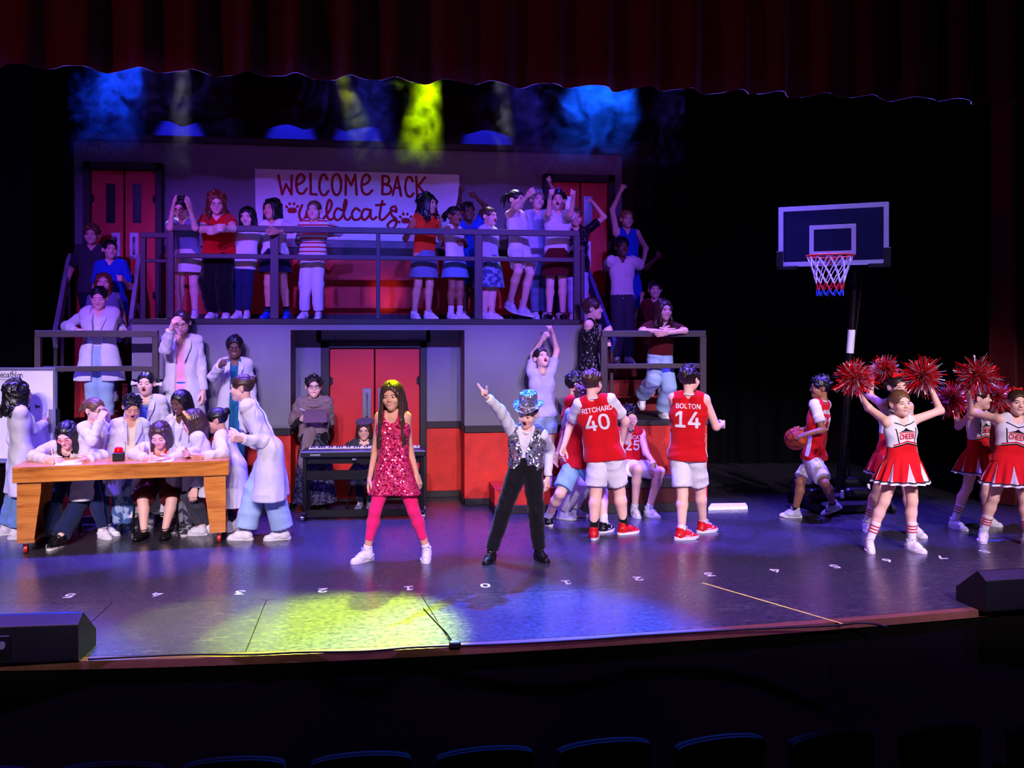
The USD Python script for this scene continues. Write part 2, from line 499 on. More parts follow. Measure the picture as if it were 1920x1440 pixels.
def woodstage(name, scratch):
    g = 'geometry'
    nodes = {
        'g': ('geometry', {}), 'n1': ('noise_texture', {'scale': 1.3, 'detail': 6.0, 'roughness': .65}), 'n2': ('noise_texture', {'scale': 26.0, 'detail': 5.0, 'roughness': .7}),
        'm1': ('mapping', {'rotation': (0, 0, .5), 'scale': (5.0, 60.0, 1)}), 'n3': ('noise_texture', {'scale': 1.0, 'detail': 4.0, 'roughness': .7, 'distortion': .6}),
        'm2': ('mapping', {'rotation': (0, 0, -.9), 'scale': (4.0, 75.0, 1)}), 'n4': ('noise_texture', {'scale': 1.0, 'detail': 4.0, 'roughness': .7, 'distortion': .9}),
        'r3': ('rgb_ramp', {'ramp': [(.585, (0, 0, 0)), (.66, (1, 1, 1))]}), 'r4': ('rgb_ramp', {'ramp': [(.60, (0, 0, 0)), (.67, (1, 1, 1))]}),
        'sc': ('mix', {'mix_type': 'lighten', 'fac': 1.0}), 'msk': ('rgb_ramp', {'ramp': [(.42, (0, 0, 0)), (.6, (1, 1, 1))]}), 'sm': ('mix', {'mix_type': 'multiply', 'fac': 1.0}),
        'rb': ('rgb_ramp', {'ramp': [(.3, tuple(lin((.165, .165, .20)))), (.7, tuple(lin((.235, .225, .26))))]}),
        'mx': ('mix', {'color2': tuple(lin((.66, .66, .50)))}), 'am': ('math', {'math_type': 'multiply', 'value2': scratch}),
        'rr': ('rgb_ramp', {'ramp': [(.3, (.17, .17, .17)), (.75, (.34, .34, .34))]}), 'b': ('bump', {'strength': .1, 'distance': .002}), 'p': ('principled_bsdf', {'specular_ior_level': .6}),
    }
    links = [('g.position', 'n1.vector'), ('g.position', 'n2.vector'), ('g.position', 'm1.vector'), ('g.position', 'm2.vector'), ('m1.vector', 'n3.vector'), ('m2.vector', 'n4.vector'),
             ('n3.fac', 'r3.fac'), ('n4.fac', 'r4.fac'), ('r3.color', 'sc.color1'), ('r4.color', 'sc.color2'), ('n1.fac', 'msk.fac'), ('sc.color', 'sm.color1'), ('msk.color', 'sm.color2'), ('sm.color', 'am.value1'),
             ('n2.fac', 'rb.fac'), ('rb.color', 'mx.color1'), ('am.value', 'mx.fac'), ('mx.color', 'p.base_color'), ('n2.fac', 'rr.fac'), ('rr.color', 'p.roughness'), ('n2.fac', 'b.height'), ('b.normal', 'p.normal')]
    return usdkit.material(stage, '/World/Looks/' + name, nodes, links, surface='p.BSDF')


floor_main, floor_apron = woodstage('stage_floor', .12), woodstage('stage_apron', .5)
lipm = mat('edge_wood', (.46, .30, .22), rough=.35, var=.2, scale=12)
main = Polygon(np.vstack([seam + (0, .004), [[9.5, 16.5], [-9.5, 16.5]]]))
fl = struct('floor', extr(main, .1, frame((0, 0, -.1), (1, 0, 0), (0, 1, 0), (0, 0, 1))), floor_main)
inner = edge + (0, .075)
cuts = [-260, (200, 150), (470, 1228), (820, 0), (1440, 0), 2200]
dirs = [((-330, 1243), (-300, 1132)), ((96, 1236), (212, 1129)), ((459, 1226), (500, 1124)), ((848, 1210), (790, 1116)), ((1582, 1172), (1312, 1092)), ((2300, 1100), (2190, 1017))]
lines = [[c2w(on_floor(*a))[:2], c2w(on_floor(*b))[:2]] for a, b in dirs]
for a, b in zip(lines[:-1], lines[1:]):
    def ext(l, s):
        d = l[1] - l[0]
        return [l[0] - d * .6, l[1] + d * .6]
    A, B_ = ext(a, 1), ext(b, 1)
    quad = Polygon([A[0], A[1], B_[1], B_[0]]).buffer(-.003)
    band = Polygon(np.vstack([inner, seam[::-1] - (0, .003)]))
    g = quad.intersection(band)
    part(fl, 'panel', extr(g, .1, frame((0, 0, -.1), (1, 0, 0), (0, 1, 0), (0, 0, 1))), floor_apron)
lip = Polygon(np.vstack([edge, (inner - (0, .004))[::-1]]))
part(fl, 'edge_board', extr(lip, .05, frame((0, 0, -.051), (1, 0, 0), (0, 1, 0), (0, 0, 1))), lipm)
front = Polygon(np.vstack([edge + (0, .02), (edge + (0, .1))[::-1]]))
struct('trim_1', extr(front, 1.1, frame((0, 0, -1.15), (1, 0, 0), (0, 1, 0), (0, 0, 1))), mat('apron_front', (.03, .018, .018), rough=.8, spec=.1, var=.2))
struct('ground', box(-12, 12, -6, 8, -1.25, -1.15), mat('pit_carpet', (.02, .018, .02), rough=.95, var=.2))

# lower wall with its alcove
wl, a0, a1, wr = X(247, YW), X(545, YW), X(871, YW), X(1128, YW)
YA = YW + .55
za = Z(700, 619, YW)
DADO0, DADO1 = .81, .888


def wallbay(name, x0, x1, y0, y1, z1, side='front'):
    """grey above, dark rail, red below, dark skirting: x0..x1 across, y0..y1 thick"""
    w = struct(name, box(x0, x1, y0, y1, DADO1 - .02, z1), wallgrey)
    part(w, 'lower_panel', box(x0, x1, y0 + .001, y1, 0, DADO0 + .02), wallred)
    part(w, 'dado_rail', box(x0 - .0, x1 + .0, y0 - .018, y1, DADO0, DADO1, .005), darktrim)
    part(w, 'skirting', box(x0, x1, y0 - .018, y1, 0, .075, .005), darktrim)
    return w


wf = wallbay('wall_front', wl, a0, YW, YW + .1, DECK - .06)
for nm, bx in (('upper_panel', box(a1, wr, YW, YW + .1, DADO1 - .02, DECK - .06)),):
    part(wf, nm, bx, wallgrey)
part(wf, 'lower_panel', box(a1, wr, YW + .001, YW + .1, 0, DADO0 + .02), wallred)
part(wf, 'dado_rail', box(a1, wr, YW - .018, YW + .1, DADO0, DADO1, .005), darktrim)
part(wf, 'skirting', box(a1, wr, YW - .018, YW + .1, 0, .075, .005), darktrim)
part(wf, 'header', box(a0 - .0, a1 + .0, YW, YW + .1, za, DECK - .06), wallgrey)
d0, d1 = X(602, YA), X(799, YA)
wb = struct('wall_back', box(a0 - .1, d0, YA, YA + .08, DADO1 - .02, DECK - .06), wallgrey)
part(wb, 'lower_panel', box(a0 - .1, d0, YA + .001, YA + .08, 0, DADO0 + .02), wallred)
part(wb, 'dado_rail', box(a0 - .1, d0, YA - .018, YA + .08, DADO0, DADO1, .005), darktrim)
part(wb, 'upper_panel', box(d1, a1 + .1, YA, YA + .08, DADO1 - .02, DECK - .06), wallgrey)
part(wb, 'lower_panel', box(d1, a1 + .1, YA + .001, YA + .08, 0, DADO0 + .02), wallred)
part(wb, 'dado_rail', box(d1, a1 + .1, YA - .018, YA + .08, DADO0, DADO1, .005), darktrim)
part(wb, 'skirting', box(d1, a1 + .1, YA - .018, YA + .08, 0, .075, .005), darktrim)
part(wb, 'header', box(d0 - .05, d1 + .05, YA, YA + .08, Z(700, 640, YA) - .01, DECK - .06), wallgrey)
for nm, x0, x1 in (('wall_left', a0 - .1, a0), ('wall_right', a1, a1 + .1)):
    s = struct(nm, box(x0, x1, YW + .1, YA, DADO1 - .02, DECK - .06), wallgrey)
    part(s, 'lower_panel', box(x0 + .001, x1 - .001, YW + .1, YA, 0, DADO0 + .02), wallred)
    e = .018
    part(s, 'dado_rail', box(x0 - e, x1 + e, YW + .1, YA, DADO0, DADO1, .005), darktrim)
    part(s, 'skirting', box(x0 - e, x1 + e, YW + .1, YA, 0, .075, .005), darktrim)
struct('ceiling', box(a0, a1, YW + .1, YA, za, za + .03), wallgrey)


def double_door(name, Yd, fx0, fx1, ftop, lx, ltop, z0, lites=None, handle=None, hinges=()):
    """frame, two leaves, hinge blocks, pull plates; pixels give the places"""
    t = struct(name, cat([box(X(fx0, Yd), X(lx[0], Yd), Yd - .04, Yd + .08, z0, Z(fx0, ftop, Yd), .006), box(X(lx[3], Yd), X(fx1, Yd), Yd - .04, Yd + .08, z0, Z(fx0, ftop, Yd), .006),
                          box(X(fx0, Yd), X(fx1, Yd), Yd - .04, Yd + .08, Z(fx0, ltop, Yd), Z(fx0, ftop, Yd), .006)]), darktrim)
    zt = Z(fx0, ltop, Yd)
    for k in (0, 2):
        x0, x1 = X(lx[k], Yd), X(lx[k + 1], Yd)
        lf = part(t, 'leaf', box(x0 + .004, x1 - .004, Yd, Yd + .045, z0 + .012, zt - .006, .004), doorred)
        if lites:
            q = lites[k // 2]
            part(lf, 'window_lite', box(X(q[0], Yd), X(q[1], Yd), Yd - .006, Yd + .02, Z(q[0], q[3], Yd), Z(q[0], q[2], Yd), .003), mat('dark_pane', (.03, .03, .05), rough=.15, var=.05))
        if handle:
            q = handle[k // 2]
            xx0, xx1, zz0, zz1 = X(q[0], Yd), X(q[1], Yd), Z(q[0], q[3], Yd), Z(q[0], q[2], Yd)
            part(lf, 'push_plate', box(xx0, xx1, Yd - .006, Yd + .01, zz0, zz1, .002), mat('brushed_plate', (.50, .50, .53), rough=.4, metal=.6, var=.05))
            xm = (xx0 + xx1) / 2
            part(lf, 'pull_handle', tube([(xm, Yd - .004, zz1 - .06), (xm, Yd - .05, zz1 - .07), (xm, Yd - .05, zz0 + .07), (xm, Yd - .004, zz0 + .06)], .011, 10), mat('brushed_plate', 0), smooth=40)
        hx = x0 if k == 0 else x1
        for hz in hinges:
            part(lf, 'hinge', cat([box(hx - .035, hx + .035, Yd - .02, Yd + .01, hz - .04, hz + .04, .006), trimesh.creation.cylinder(.014, .11, transform=frame((hx, Yd - .02, hz), (1, 0, 0), (0, 1, 0), (0, 0, 1)))]), blackm)
    return t


double_door('door_1', YA, 602, 800, 640, (618, 702, 703, 787), 653, 0, None, ((680, 696, 728, 790), (709, 724, 728, 790)), (1.37, .55))
struct('ground_sill', box(d0, d1, YA - .05, YA + .1, -.01, .006), darktrim)

# upper deck
dl, dr = X(247, YW), X(1087, YW)
dk = struct('floor_deck', box(dl, dr, YW - .02, YU + .1, DECK - .06, DECK, .004), darktrim)
part(dk, 'end_panel', box(dr - .06, dr, YW + .1, YU, 0, DECK - .06), wallgrey)
part(dk, 'end_panel', box(dl, dl + .06, YW + .1, YU, 0, DECK - .06), wallgrey)
ul, ur = X(139, YU), X(1166, YU)
zt = 4.36
ZR0, ZR1 = 2.945, 3.045
wu = struct('wall_upper', box(ul, ur, YU, YU + .08, ZR1 - .02, zt), wallgrey)
part(wu, 'lower_panel', box(ul, ur, YU + .001, YU + .08, 0, ZR0 + .02), wallred)
part(wu, 'dado_rail', box(ul, ur, YU - .02, YU + .06, ZR0, ZR1, .005), darktrim)
part(wu, 'skirting', box(X(250, YU), X(1080, YU), YU - .02, YU + .06, DECK, DECK + .09, .005), darktrim)
part(wu, 'top_rail', box(ul - .03, ur + .03, YU - .05, YU + .1, zt, zt + .085, .006), darktrim)
double_door('door_2', YU - .09, 157, 305, 303, (171, 232, 234, 292), 317, DECK, ((199, 216, 344, 418), (249, 265, 344, 418)), ((209, 226, 436, 486), (243, 260, 436, 486)), (3.62, 2.4))
double_door('door_3', YU - .09, 1019, 1152, 326, (1036, 1087, 1089, 1139), 340, DECK, ((1060, 1078, 368, 430), (1094, 1111, 368, 430)), ((1066, 1080, 452, 500), (1095, 1108, 452, 500)), (3.5, 2.4))


# railings
def railing(name, label, posts, bars, sub=(), group=None):
    """posts: (bottom, top, width, depth); bars: (a, b, width, height)"""
    o = np.asarray(posts[0][0], float)
    t = thing(name, label, 'railing', o, group=group)
    for a, b, w, d in posts:
        a, b = np.asarray(a) - o, np.asarray(b) - o
        part(t, 'post', box(a[0] - w / 2, a[0] + w / 2, a[1] - d / 2, a[1] + d / 2, a[2], b[2], .004), railm)
    for a, b, w, h in bars:
        part(t, 'rail', obox(np.asarray(a) - o, np.asarray(b) - o, w, h, bev=.004), railm)
    return t


Yr = YW + .04
zr, zm = 3.055, 2.755
px_posts = ((321, .062), (515, .09), (709, .045), (897, .09), (1081, .075))
railing('deck_railing', 'long dark railing of square posts and two rails along the upper deck edge',
        [((X(p, Yr), Yr, DECK), (X(p, Yr), Yr, zr - .03), w, .06) for p, w in px_posts],
        [((X(316, Yr), Yr, zr), (X(1086, Yr), Yr, zr), .065, .065), ((X(316, Yr), Yr, zm), (X(1086, Yr), Yr, zm), .05, .05)])
Y2 = YW + 1.0
railing('deck_railing', 'short dark railing at the left end of the deck beside the stair head',
        [((X(269, Y2), Y2, DECK), (X(269, Y2), Y2, 3.04), .06, .06), ((X(316, Y2), Y2, DECK), (X(316, Y2), Y2, 3.04), .05, .05)],
        [((X(264, Y2), Y2, 3.07), (X(320, Y2), Y2, 3.07), .06, .06), ((X(269, Y2), Y2, 2.77), (X(316, Y2), Y2, 2.77), .04, .04)])
railing('deck_railing', 'short dark railing at the right end of the deck behind the corner post',
        [((X(1058, Y2), Y2, DECK), (X(1058, Y2), Y2, 2.95), .05, .05), ((X(1092, Y2), Y2, DECK), (X(1092, Y2), Y2, 2.95), .05, .05)],
        [((X(1054, Y2), Y2, 2.98), (X(1096, Y2), Y2, 2.98), .06, .06), ((X(1058, Y2), Y2, 2.68), (X(1092, Y2), Y2, 2.68), .04, .04)])


# landings, stairs and guards
LZ, LY = .965, 9.65
stepred = mat('step_red', (.55, .06, .05), rough=.6, var=.2, scale=8, bump=.2, bscale=30)


def landing(side, x0, x1, lab):
    t = thing('stair_unit', lab, 'stairs', (x0, LY, 0))
    w = x1 - x0
    part(t, 'front_panel', box(0, w, 0, .05, .07, LZ - .05), wallred)
    part(t, 'side_panel', box(0, .04, .05, 1.2, 0, LZ - .05), wallred)
    part(t, 'side_panel', box(w - .04, w, .05, 1.2, 0, LZ - .05), wallred)
    part(t, 'platform', box(-.01, w + .01, -.015, 1.25, LZ - .055, LZ, .005), darktrim)
    part(t, 'skirting', box(0, w, -.015, .04, 0, .075, .004), darktrim)
    s0, s1 = (.25, w - .06) if side > 0 else (.08, w - .12)
    n = 6
    for k in range(n):
        z = LZ + (DECK - LZ) * (k + 1) / n
        y = 1.2 + k * .2
        part(t, 'riser', box(s0, s1, y, y + .02, z - (DECK - LZ) / n, z - .03), stepred)
        part(t, 'tread', box(s0, s1, y - .015, y + .225, z - .03, z, .003), stepred)
    return t


rx0, rx1 = X(1126, LY), X(1326, LY)
lx0, lx1 = X(68, LY), X(298, LY)
landing(1, rx0, rx1, 'right hand red stair with grey topped landing box and red steps')
landing(-1, lx0, lx1, 'left hand red stair with landing behind the whiteboard')
for nm, lab, xs in (('right', 'dark railing around the right landing, where a girl leans on crossed arms', (1132, 1317)), ('left', 'dark railing of the left landing behind the whiteboard', (72, 292))):
    Yl = LY + .05
    railing('landing_railing', lab, [((X(p, Yl), Yl, LZ), (X(p, Yl), Yl, 1.89), .075 if nm == 'right' else .06, .06) for p in xs],
            [((X(xs[0] - 5, Yl), Yl, 1.915), (X(xs[1] + 5, Yl), Yl, 1.915), .07, .07), ((X(xs[0], Yl), Yl, 1.56), (X(xs[1], Yl), Yl, 1.56), .045, .055)])


def guard(lab, p0, p1, w, m, dx=.0):
    a, b = np.asarray(p0, float), np.asarray(p1, float)
    t = thing('stair_guard', lab, 'handrail', a)
    part(t, 'board', obox((0, 0, 0), b - a, .05, w, bev=.004), m)
    for f in (.06, .5, .94):
        q = (b - a) * f
        zb = LZ + (DECK - LZ) * min(1, max(0, (a[1] + q[1] - LY - 1.2) / 1.2)) - a[2]
        part(t, 'post', box(q[0] - .02, q[0] + .02, q[1] - .02, q[1] + .02, zb, q[2], .003), railm)
    return t


gm = mat('guard_paint', (.62, .62, .66), rough=.5, var=.35, scale=4, bump=.1)
guard('sloping pale guard board on the left side of the right stair', at_y(1150, 648, 10.75), at_y(1093, 494, 12.0), .17, mat('guard_blue_lit', (.30, .34, .62), rough=.5, var=.08))  # blue stage light on the pale board is put into its colour
guard('sloping scuffed pale guard board on the outer side of the left stair', at_y(103, 640, 10.75), at_y(131, 487, 12.0), .2, gm)
guard('sloping pale guard board between the left stair and the deck', at_y(243, 632, 10.75), at_y(261, 487, 12.0), .17, gm)

# bench under the right landing, and the low red step beside it
bx0, bx1, by = X(1042, 9.42), X(1326, 9.42), 9.42
b = thing('bench', 'long low grey topped bench with dark red front under the right landing', 'bench', (bx0, by, 0))
w = bx1 - bx0
part(b, 'seat', box(0, w, -.01, .22, .265, .375, .005), darktrim)
part(b, 'front_panel', box(.02, w - .02, .02, .05, .1, .27), mat('dark_red_paint', (.30, .04, .05), rough=.6, var=.2))
part(b, 'skirting', box(0, w, .0, .05, 0, .1, .004), darktrim)
part(b, 'end_panel', box(0, .03, .05, .22, 0, .27), wallred)
part(b, 'end_panel', box(w - .03, w, .05, .22, 0, .27), wallred)
sx0, sx1 = X(927, 9.55), X(1040, 9.55)
sx1 = X(1040, 9.55)
b = thing('step_box', 'low red step box with dark base at the end of the bench', 'step', (sx0, 9.55, 0))
part(b, 'body', box(0, sx1 - sx0, 0, .5, .09, .27, .004), wallred)
part(b, 'base', box(0, sx1 - sx0, -.01, .5, 0, .09, .004), darktrim)
# riser behind the laboratory students
qx0, qx1 = X(305, 9.7), X(462, 9.7)
b = thing('riser_box', 'low dark riser that two lab coat students stand on by the grey wall', 'platform', (qx0, 9.62, 0))
part(b, 'top', box(0, qx1 - qx0, 0, .44, .46, .5, .004), darktrim)
part(b, 'body', box(.02, qx1 - qx0 - .02, .02, .44, 0, .46), wallred)


# ---------------------------------------------------------------- drapes
def drape(name, label, pts, z0, z1, m, amp=.06, wave=.22, seed=0, n_z=8, scallop=None, kind=None, catg='curtain', group=None, thick=.012, sag=0.0):
    """a pleated cloth along a plan line, from z0 to z1"""
    rg = np.random.default_rng(seed)
    pts = np.asarray(pts, float)
    L = LineString(pts)
    n = int(L.length / (wave / 10)) + 1
    s = np.linspace(0, L.length, n)
    c = np.array([L.interpolate(x).coords[0] for x in s])
    tn = np.gradient(c, axis=0)
    tn /= np.linalg.norm(tn, axis=1, keepdims=True)
    nr = np.stack([-tn[:, 1], tn[:, 0]], 1)
    ph = np.cumsum(rg.uniform(.7, 1.3, n) * (2 * PI * (s[1] - s[0]) / wave))
    prof = np.sin(ph) + .45 * np.sin(ph * .5 + 1) + .3 * np.sin(ph * 2.1)
    t = np.linspace(0, 1, n_z)
    V = []
    for side in (0, thick):
        for q in t:
            a = amp * (.55 + .45 * (1 - q))
            xy = c + nr * (a * prof + side)[:, None]
            zb = z0 + (sag * (np.abs(np.sin(ph * .5)) - .5) if scallop else 0)
            V.append(np.column_stack([xy, zb + (z1 - zb) * q * np.ones(n)]))
    V = np.array(V).reshape(2, n_z, n, 3)
    V0, V1 = V[0].reshape(-1, 3), V[1].reshape(-1, 3)
    i, j = np.meshgrid(np.arange(n_z - 1), np.arange(n - 1), indexing='ij')
    q = np.stack([i * n + j, i * n + j + 1, (i + 1) * n + j + 1, (i + 1) * n + j], -1).reshape(-1, 4)
    N = n * n_z
    e = np.stack([np.arange(n - 1), np.arange(n - 1) + N, np.arange(1, n) + N, np.arange(1, n)], -1)
    F_ = np.vstack([q, q[:, ::-1] + N, e])
    F_ = np.vstack([F_[:, [0, 1, 2]], F_[:, [0, 2, 3]]])
    o = np.array([c[0][0], c[0][1], z0])
    mm = trimesh.Trimesh(np.vstack([V0, V1]), F_, process=False)
    p = part(None, name, mm, m, smooth=True)
    return setdata(p, label, catg, group, kind)


VY = 8.75
zv = Z(960, 158, VY)
drape('valance', 'deep red pleated velvet valance across the top of the stage', [(-7.5, VY), (7.5, VY)], zv, zv + 2.6, redcurt, .085, .5, 4, 8, scallop=True, sag=.028)
drape('leg_curtain', 'red pleated velvet curtain hanging at the right edge of the stage', [(X(1862, 9.3), 9.3), (8.2, 9.3)], .01, 5.5, redcurt, .06, .3, 8)
wallblack = mat('black_wall', (.012, .012, .014), rough=.9, var=.1, spec=.1)
struct('wall_rear', box(-10, 10, 15.6, 15.7, -.1, 9), mat('cyc_cloth', (.30, .30, .34), rough=.9, var=.05))
drape('masking_curtain', 'black pleated curtain hanging behind the basketball hoop', [(X(1226, 12.9), 12.9), (X(1560, 12.7), 12.7), (9, 12.4)], .005, 7.5, blackcl, .05, .28, 11)
drape('masking_curtain', 'black pleated curtain hanging left of the set', [(-9, 12.2), (X(112, 12.6), 12.6)], .005, 7.5, blackcl, .05, .28, 13)
drape('leg_curtain', 'black pleated curtain at the far left edge of the stage', [(-8.5, 10.9), (X(60, 10.9), 10.9)], .005, 6.5, blackcl, .05, .28, 17)
drape('border_curtain', 'black border curtain hanging above and behind the set wall', [(-9, 14.2), (9, 14.2)], Z(700, 243, 14.2), 8.0, blackcl, .05, .6, 19, scallop=True, sag=.08)
struct('wall_side_left', box(-10.1, -10, 3, 15.7, -.1, 9), wallblack)
struct('wall_side_right', box(10, 10.1, 3, 15.7, -.1, 9), wallblack)
struct('ceiling_fly', box(-10, 10, 3, 15.7, 9, 9.1), wallblack)

kx0, kx1 = X(1072, 9.68), X(1124, 9.68)
b = thing('platform_block', 'dark block beside the right landing, under the girl in the flowered black top', 'platform', (kx0, 9.68, 0))
part(b, 'top', box(0, kx1 - kx0, 0, .4, .76, .8, .004), darktrim)
part(b, 'body', box(.01, kx1 - kx0 - .01, .01, .4, 0, .76), darktrim)

# ---------------------------------------------------------------- haze under the border lights
hz = usdkit.material(stage, '/World/Looks/haze', {
    'g': ('geometry', {}), 'n': ('noise_texture', {'scale': 2.6, 'detail': 8.0, 'roughness': .6, 'distortion': 2.2}), 'r': ('map_range', {'from_min': .49, 'from_max': .66, 'to_min': .008, 'to_max': 1.0, 'clamp': True}),
    's': ('separate_xyz', {}), 'f': ('map_range', {'from_min': 3.65, 'from_max': 4.5, 'to_min': 0.0, 'to_max': .16, 'clamp': True}), 'm': ('math', {'math_type': 'multiply'}), 'v': ('scatter_volume', {'color': (.9, .9, .9), 'anisotropy': .2})},
    [('g.position', 'n.vector'), ('g.position', 's.vector'), ('n.fac', 'r.value'), ('s.z', 'f.value'), ('r.result', 'm.value1'), ('f.result', 'm.value2'), ('m.value', 'v.density')], volume='v.volume')
p = part(None, 'haze', box(X(190, 10.5), X(1230, 10.5), 9.4, 12.0, 3.65, 5.9), hz)
setdata(p, 'wispy coloured stage haze hanging under the valance above the upper deck', 'haze', kind='stuff')

# ---------------------------------------------------------------- templates of heads, hands and shoes
def make_head(h, mouth):
    f = Field((-.115, -.135, -.19), (.115, .125, .135), h)
    f.ell((0, .014, .03), (.074, .092, .08), 0)
    f.ell((0, -.022, -.032), (.0555, .066, .078), .03)
    f.cap((-.034, -.03, -.055), (0, -.062, -.088), .026, .02, .03)
    f.cap((.034, -.03, -.055), (0, -.062, -.088), .026, .02, .03)
    f.cap((-.03, -.073, .024), (.03, -.073, .024), .014, .014, .02)
    for s in (-1, 1):
        f.ell((s * .031, -.098, .002), (.021, .018, .014), .014, sub=True)
        f.ell((s * .04, -.058, -.028), (.024, .026, .022), .03)
        f.ell((s * .031, -.0765, .001), (.0145, .012, .012), .004)
    f.cap((0, -.082, .008), (0, -.1, -.024), .0075, .0115, .014)
    for s in (-1, 1):
        f.ell((s * .011, -.09, -.028), (.008, .009, .007), .008)
        f.ell((s * .0775, .014, -.004), (.011, .02, .031), .006, R=rot((0, 0, 1), s * -22))
        f.ell((s * .088, .006, -.002), (.007, .011, .017), .006, sub=True)
    f.cap((-.014, -.0825, -.053), (.014, -.0825, -.053), .0068, .0068, .014)
    if mouth == 'open':
        f.ell((0, -.1, -.057), (.017, .024, .014), .006, sub=True)
    f.cap((0, .022, -.06), (0, .032, -.15), .0425, .044, .03)
    return f.mesh()


HEADS = {}


def head_mesh(hi, mouth):
    k = (hi, mouth == 'open')
    if k not in HEADS:
        HEADS[k] = make_head(.0042 if hi else .0058, mouth)
    return HEADS[k]


FACEV = {}


def onface(x, z, lift=.0015):
    """points on the front of the head at the given places across and up"""
    from scipy.spatial import cKDTree
    if not FACEV:
        v = np.asarray(head_mesh(True, 'closed').vertices)
        v = v[v[:, 1] < -.03]
        v = v[np.abs(v[:, 0]) < .07]
        FACEV['v'], FACEV['t'] = v, cKDTree(v[:, [0, 2]])
    x, z = np.broadcast_arrays(np.asarray(x, float), np.asarray(z, float))
    d, i = FACEV['t'].query(np.stack([x, z], -1), k=4)
    w = 1 / (d + .001)
    y = (FACEV['v'][i, 1] * w).sum(-1) / w.sum(-1)
    return np.stack([x, y - lift, z], -1)


CURL = {'relaxed': ((18, 28, 18), (22, 32, 20), (26, 34, 22), (30, 36, 24)), 'fist': ((82, 95, 55),) * 4, 'open': ((2, 6, 4),) * 4, 'flat': ((6, 12, 8),) * 4,
        'grip': ((48, 62, 40), (52, 66, 40), (56, 66, 42), (60, 66, 42)), 'point': ((-4, 6, 4), (0, 6, 4), (70, 95, 50), (74, 95, 50)), 'hold': ((30, 40, 25), (34, 42, 25), (38, 42, 25), (40, 42, 25))}
HANDS = {}


def hand_mesh(pose, hi):
    if (pose, hi) in HANDS:
        return HANDS[pose, hi]
    f = Field((-.05, -.085, -.1), (.185, .085, .05), .0032 if hi else .0042)
    z = np.array([0, 0, 1.0])
    f.cap((-.04, 0, 0), (.008, 0, 0), .0215, .021, 0, z, .8)
    ys, ln = (.028, .0095, -.009, -.0265), (.94, 1.04, .97, .78)
    for y, l, c in zip(ys, ln, CURL[pose]):
        f.cap((.006, y * .55, 0), (.072 - abs(y) * .1, y, 0), .0145, .0118, .016, z, .85)
        p, a = np.array([.074 - abs(y - .01) * .14, y, 0.]), 0
        spread = math.radians((9 if pose == 'open' else 3) * y / .027)
        if pose == 'point':
            spread *= 3
        r = .0094
        for q, (seg, deg) in enumerate(zip((.037, .023, .019), c)):
            a += math.radians(deg)
            n = p + seg * l * np.array([math.cos(a) * math.cos(spread), math.cos(a) * math.sin(spread), -math.sin(a)])
            f.cap(p, n, r, r * .9, .004)
            p, r = n, r * .9
    t0 = np.array([.018, .022, -.004])
    td = unit((.62, .62, -.32)) if pose in ('relaxed', 'open', 'flat') else unit((.75, .3, -.6))
    t1 = t0 + td * .034
    t2 = t1 + unit(td + (.35, -.25, -.1)) * .026
    t3 = t2 + unit(td + (.6, -.5, -.1)) * .021
    f.cap(t0, t1, .0135, .0112, .012)
    f.cap(t1, t2, .0108, .0098, .004)
    f.cap(t2, t3, .0098, .0082, .004)
    m = f.mesh()
    HANDS[pose, hi] = m
    return m


def footprint(L0, L1, w0, w1, n=30):
    """outline of a sole, heel at +y, toe at -y"""
    t = np.linspace(0, 2 * PI, n, endpoint=False)
    y = (L1 + L0) / 2 + (L0 - L1) / 2 * np.cos(t)
    k = (L0 - y) / (L0 - L1)
    w = (w0 + (w1 - w0) * np.clip((k - .15) / .5, 0, 1) ** 1.2) * np.sqrt(np.clip(1 - np.abs(np.cos(t)) ** 3.2, 0, 1))
    x = np.sign(np.sin(t)) * w + .008 * np.sin(k * PI) * -1
    return Polygon(np.stack([x, y], 1)).buffer(.004)


def footline(s):
    """the curved seam along the side of a trainer"""
    return np.array([(s * .034, .05, -.035), (s * .0375, .0, -.045), (s * .038, -.05, -.05), (s * .036, -.085, -.042), (s * .024, -.1, -.026)])


SHOES = {}


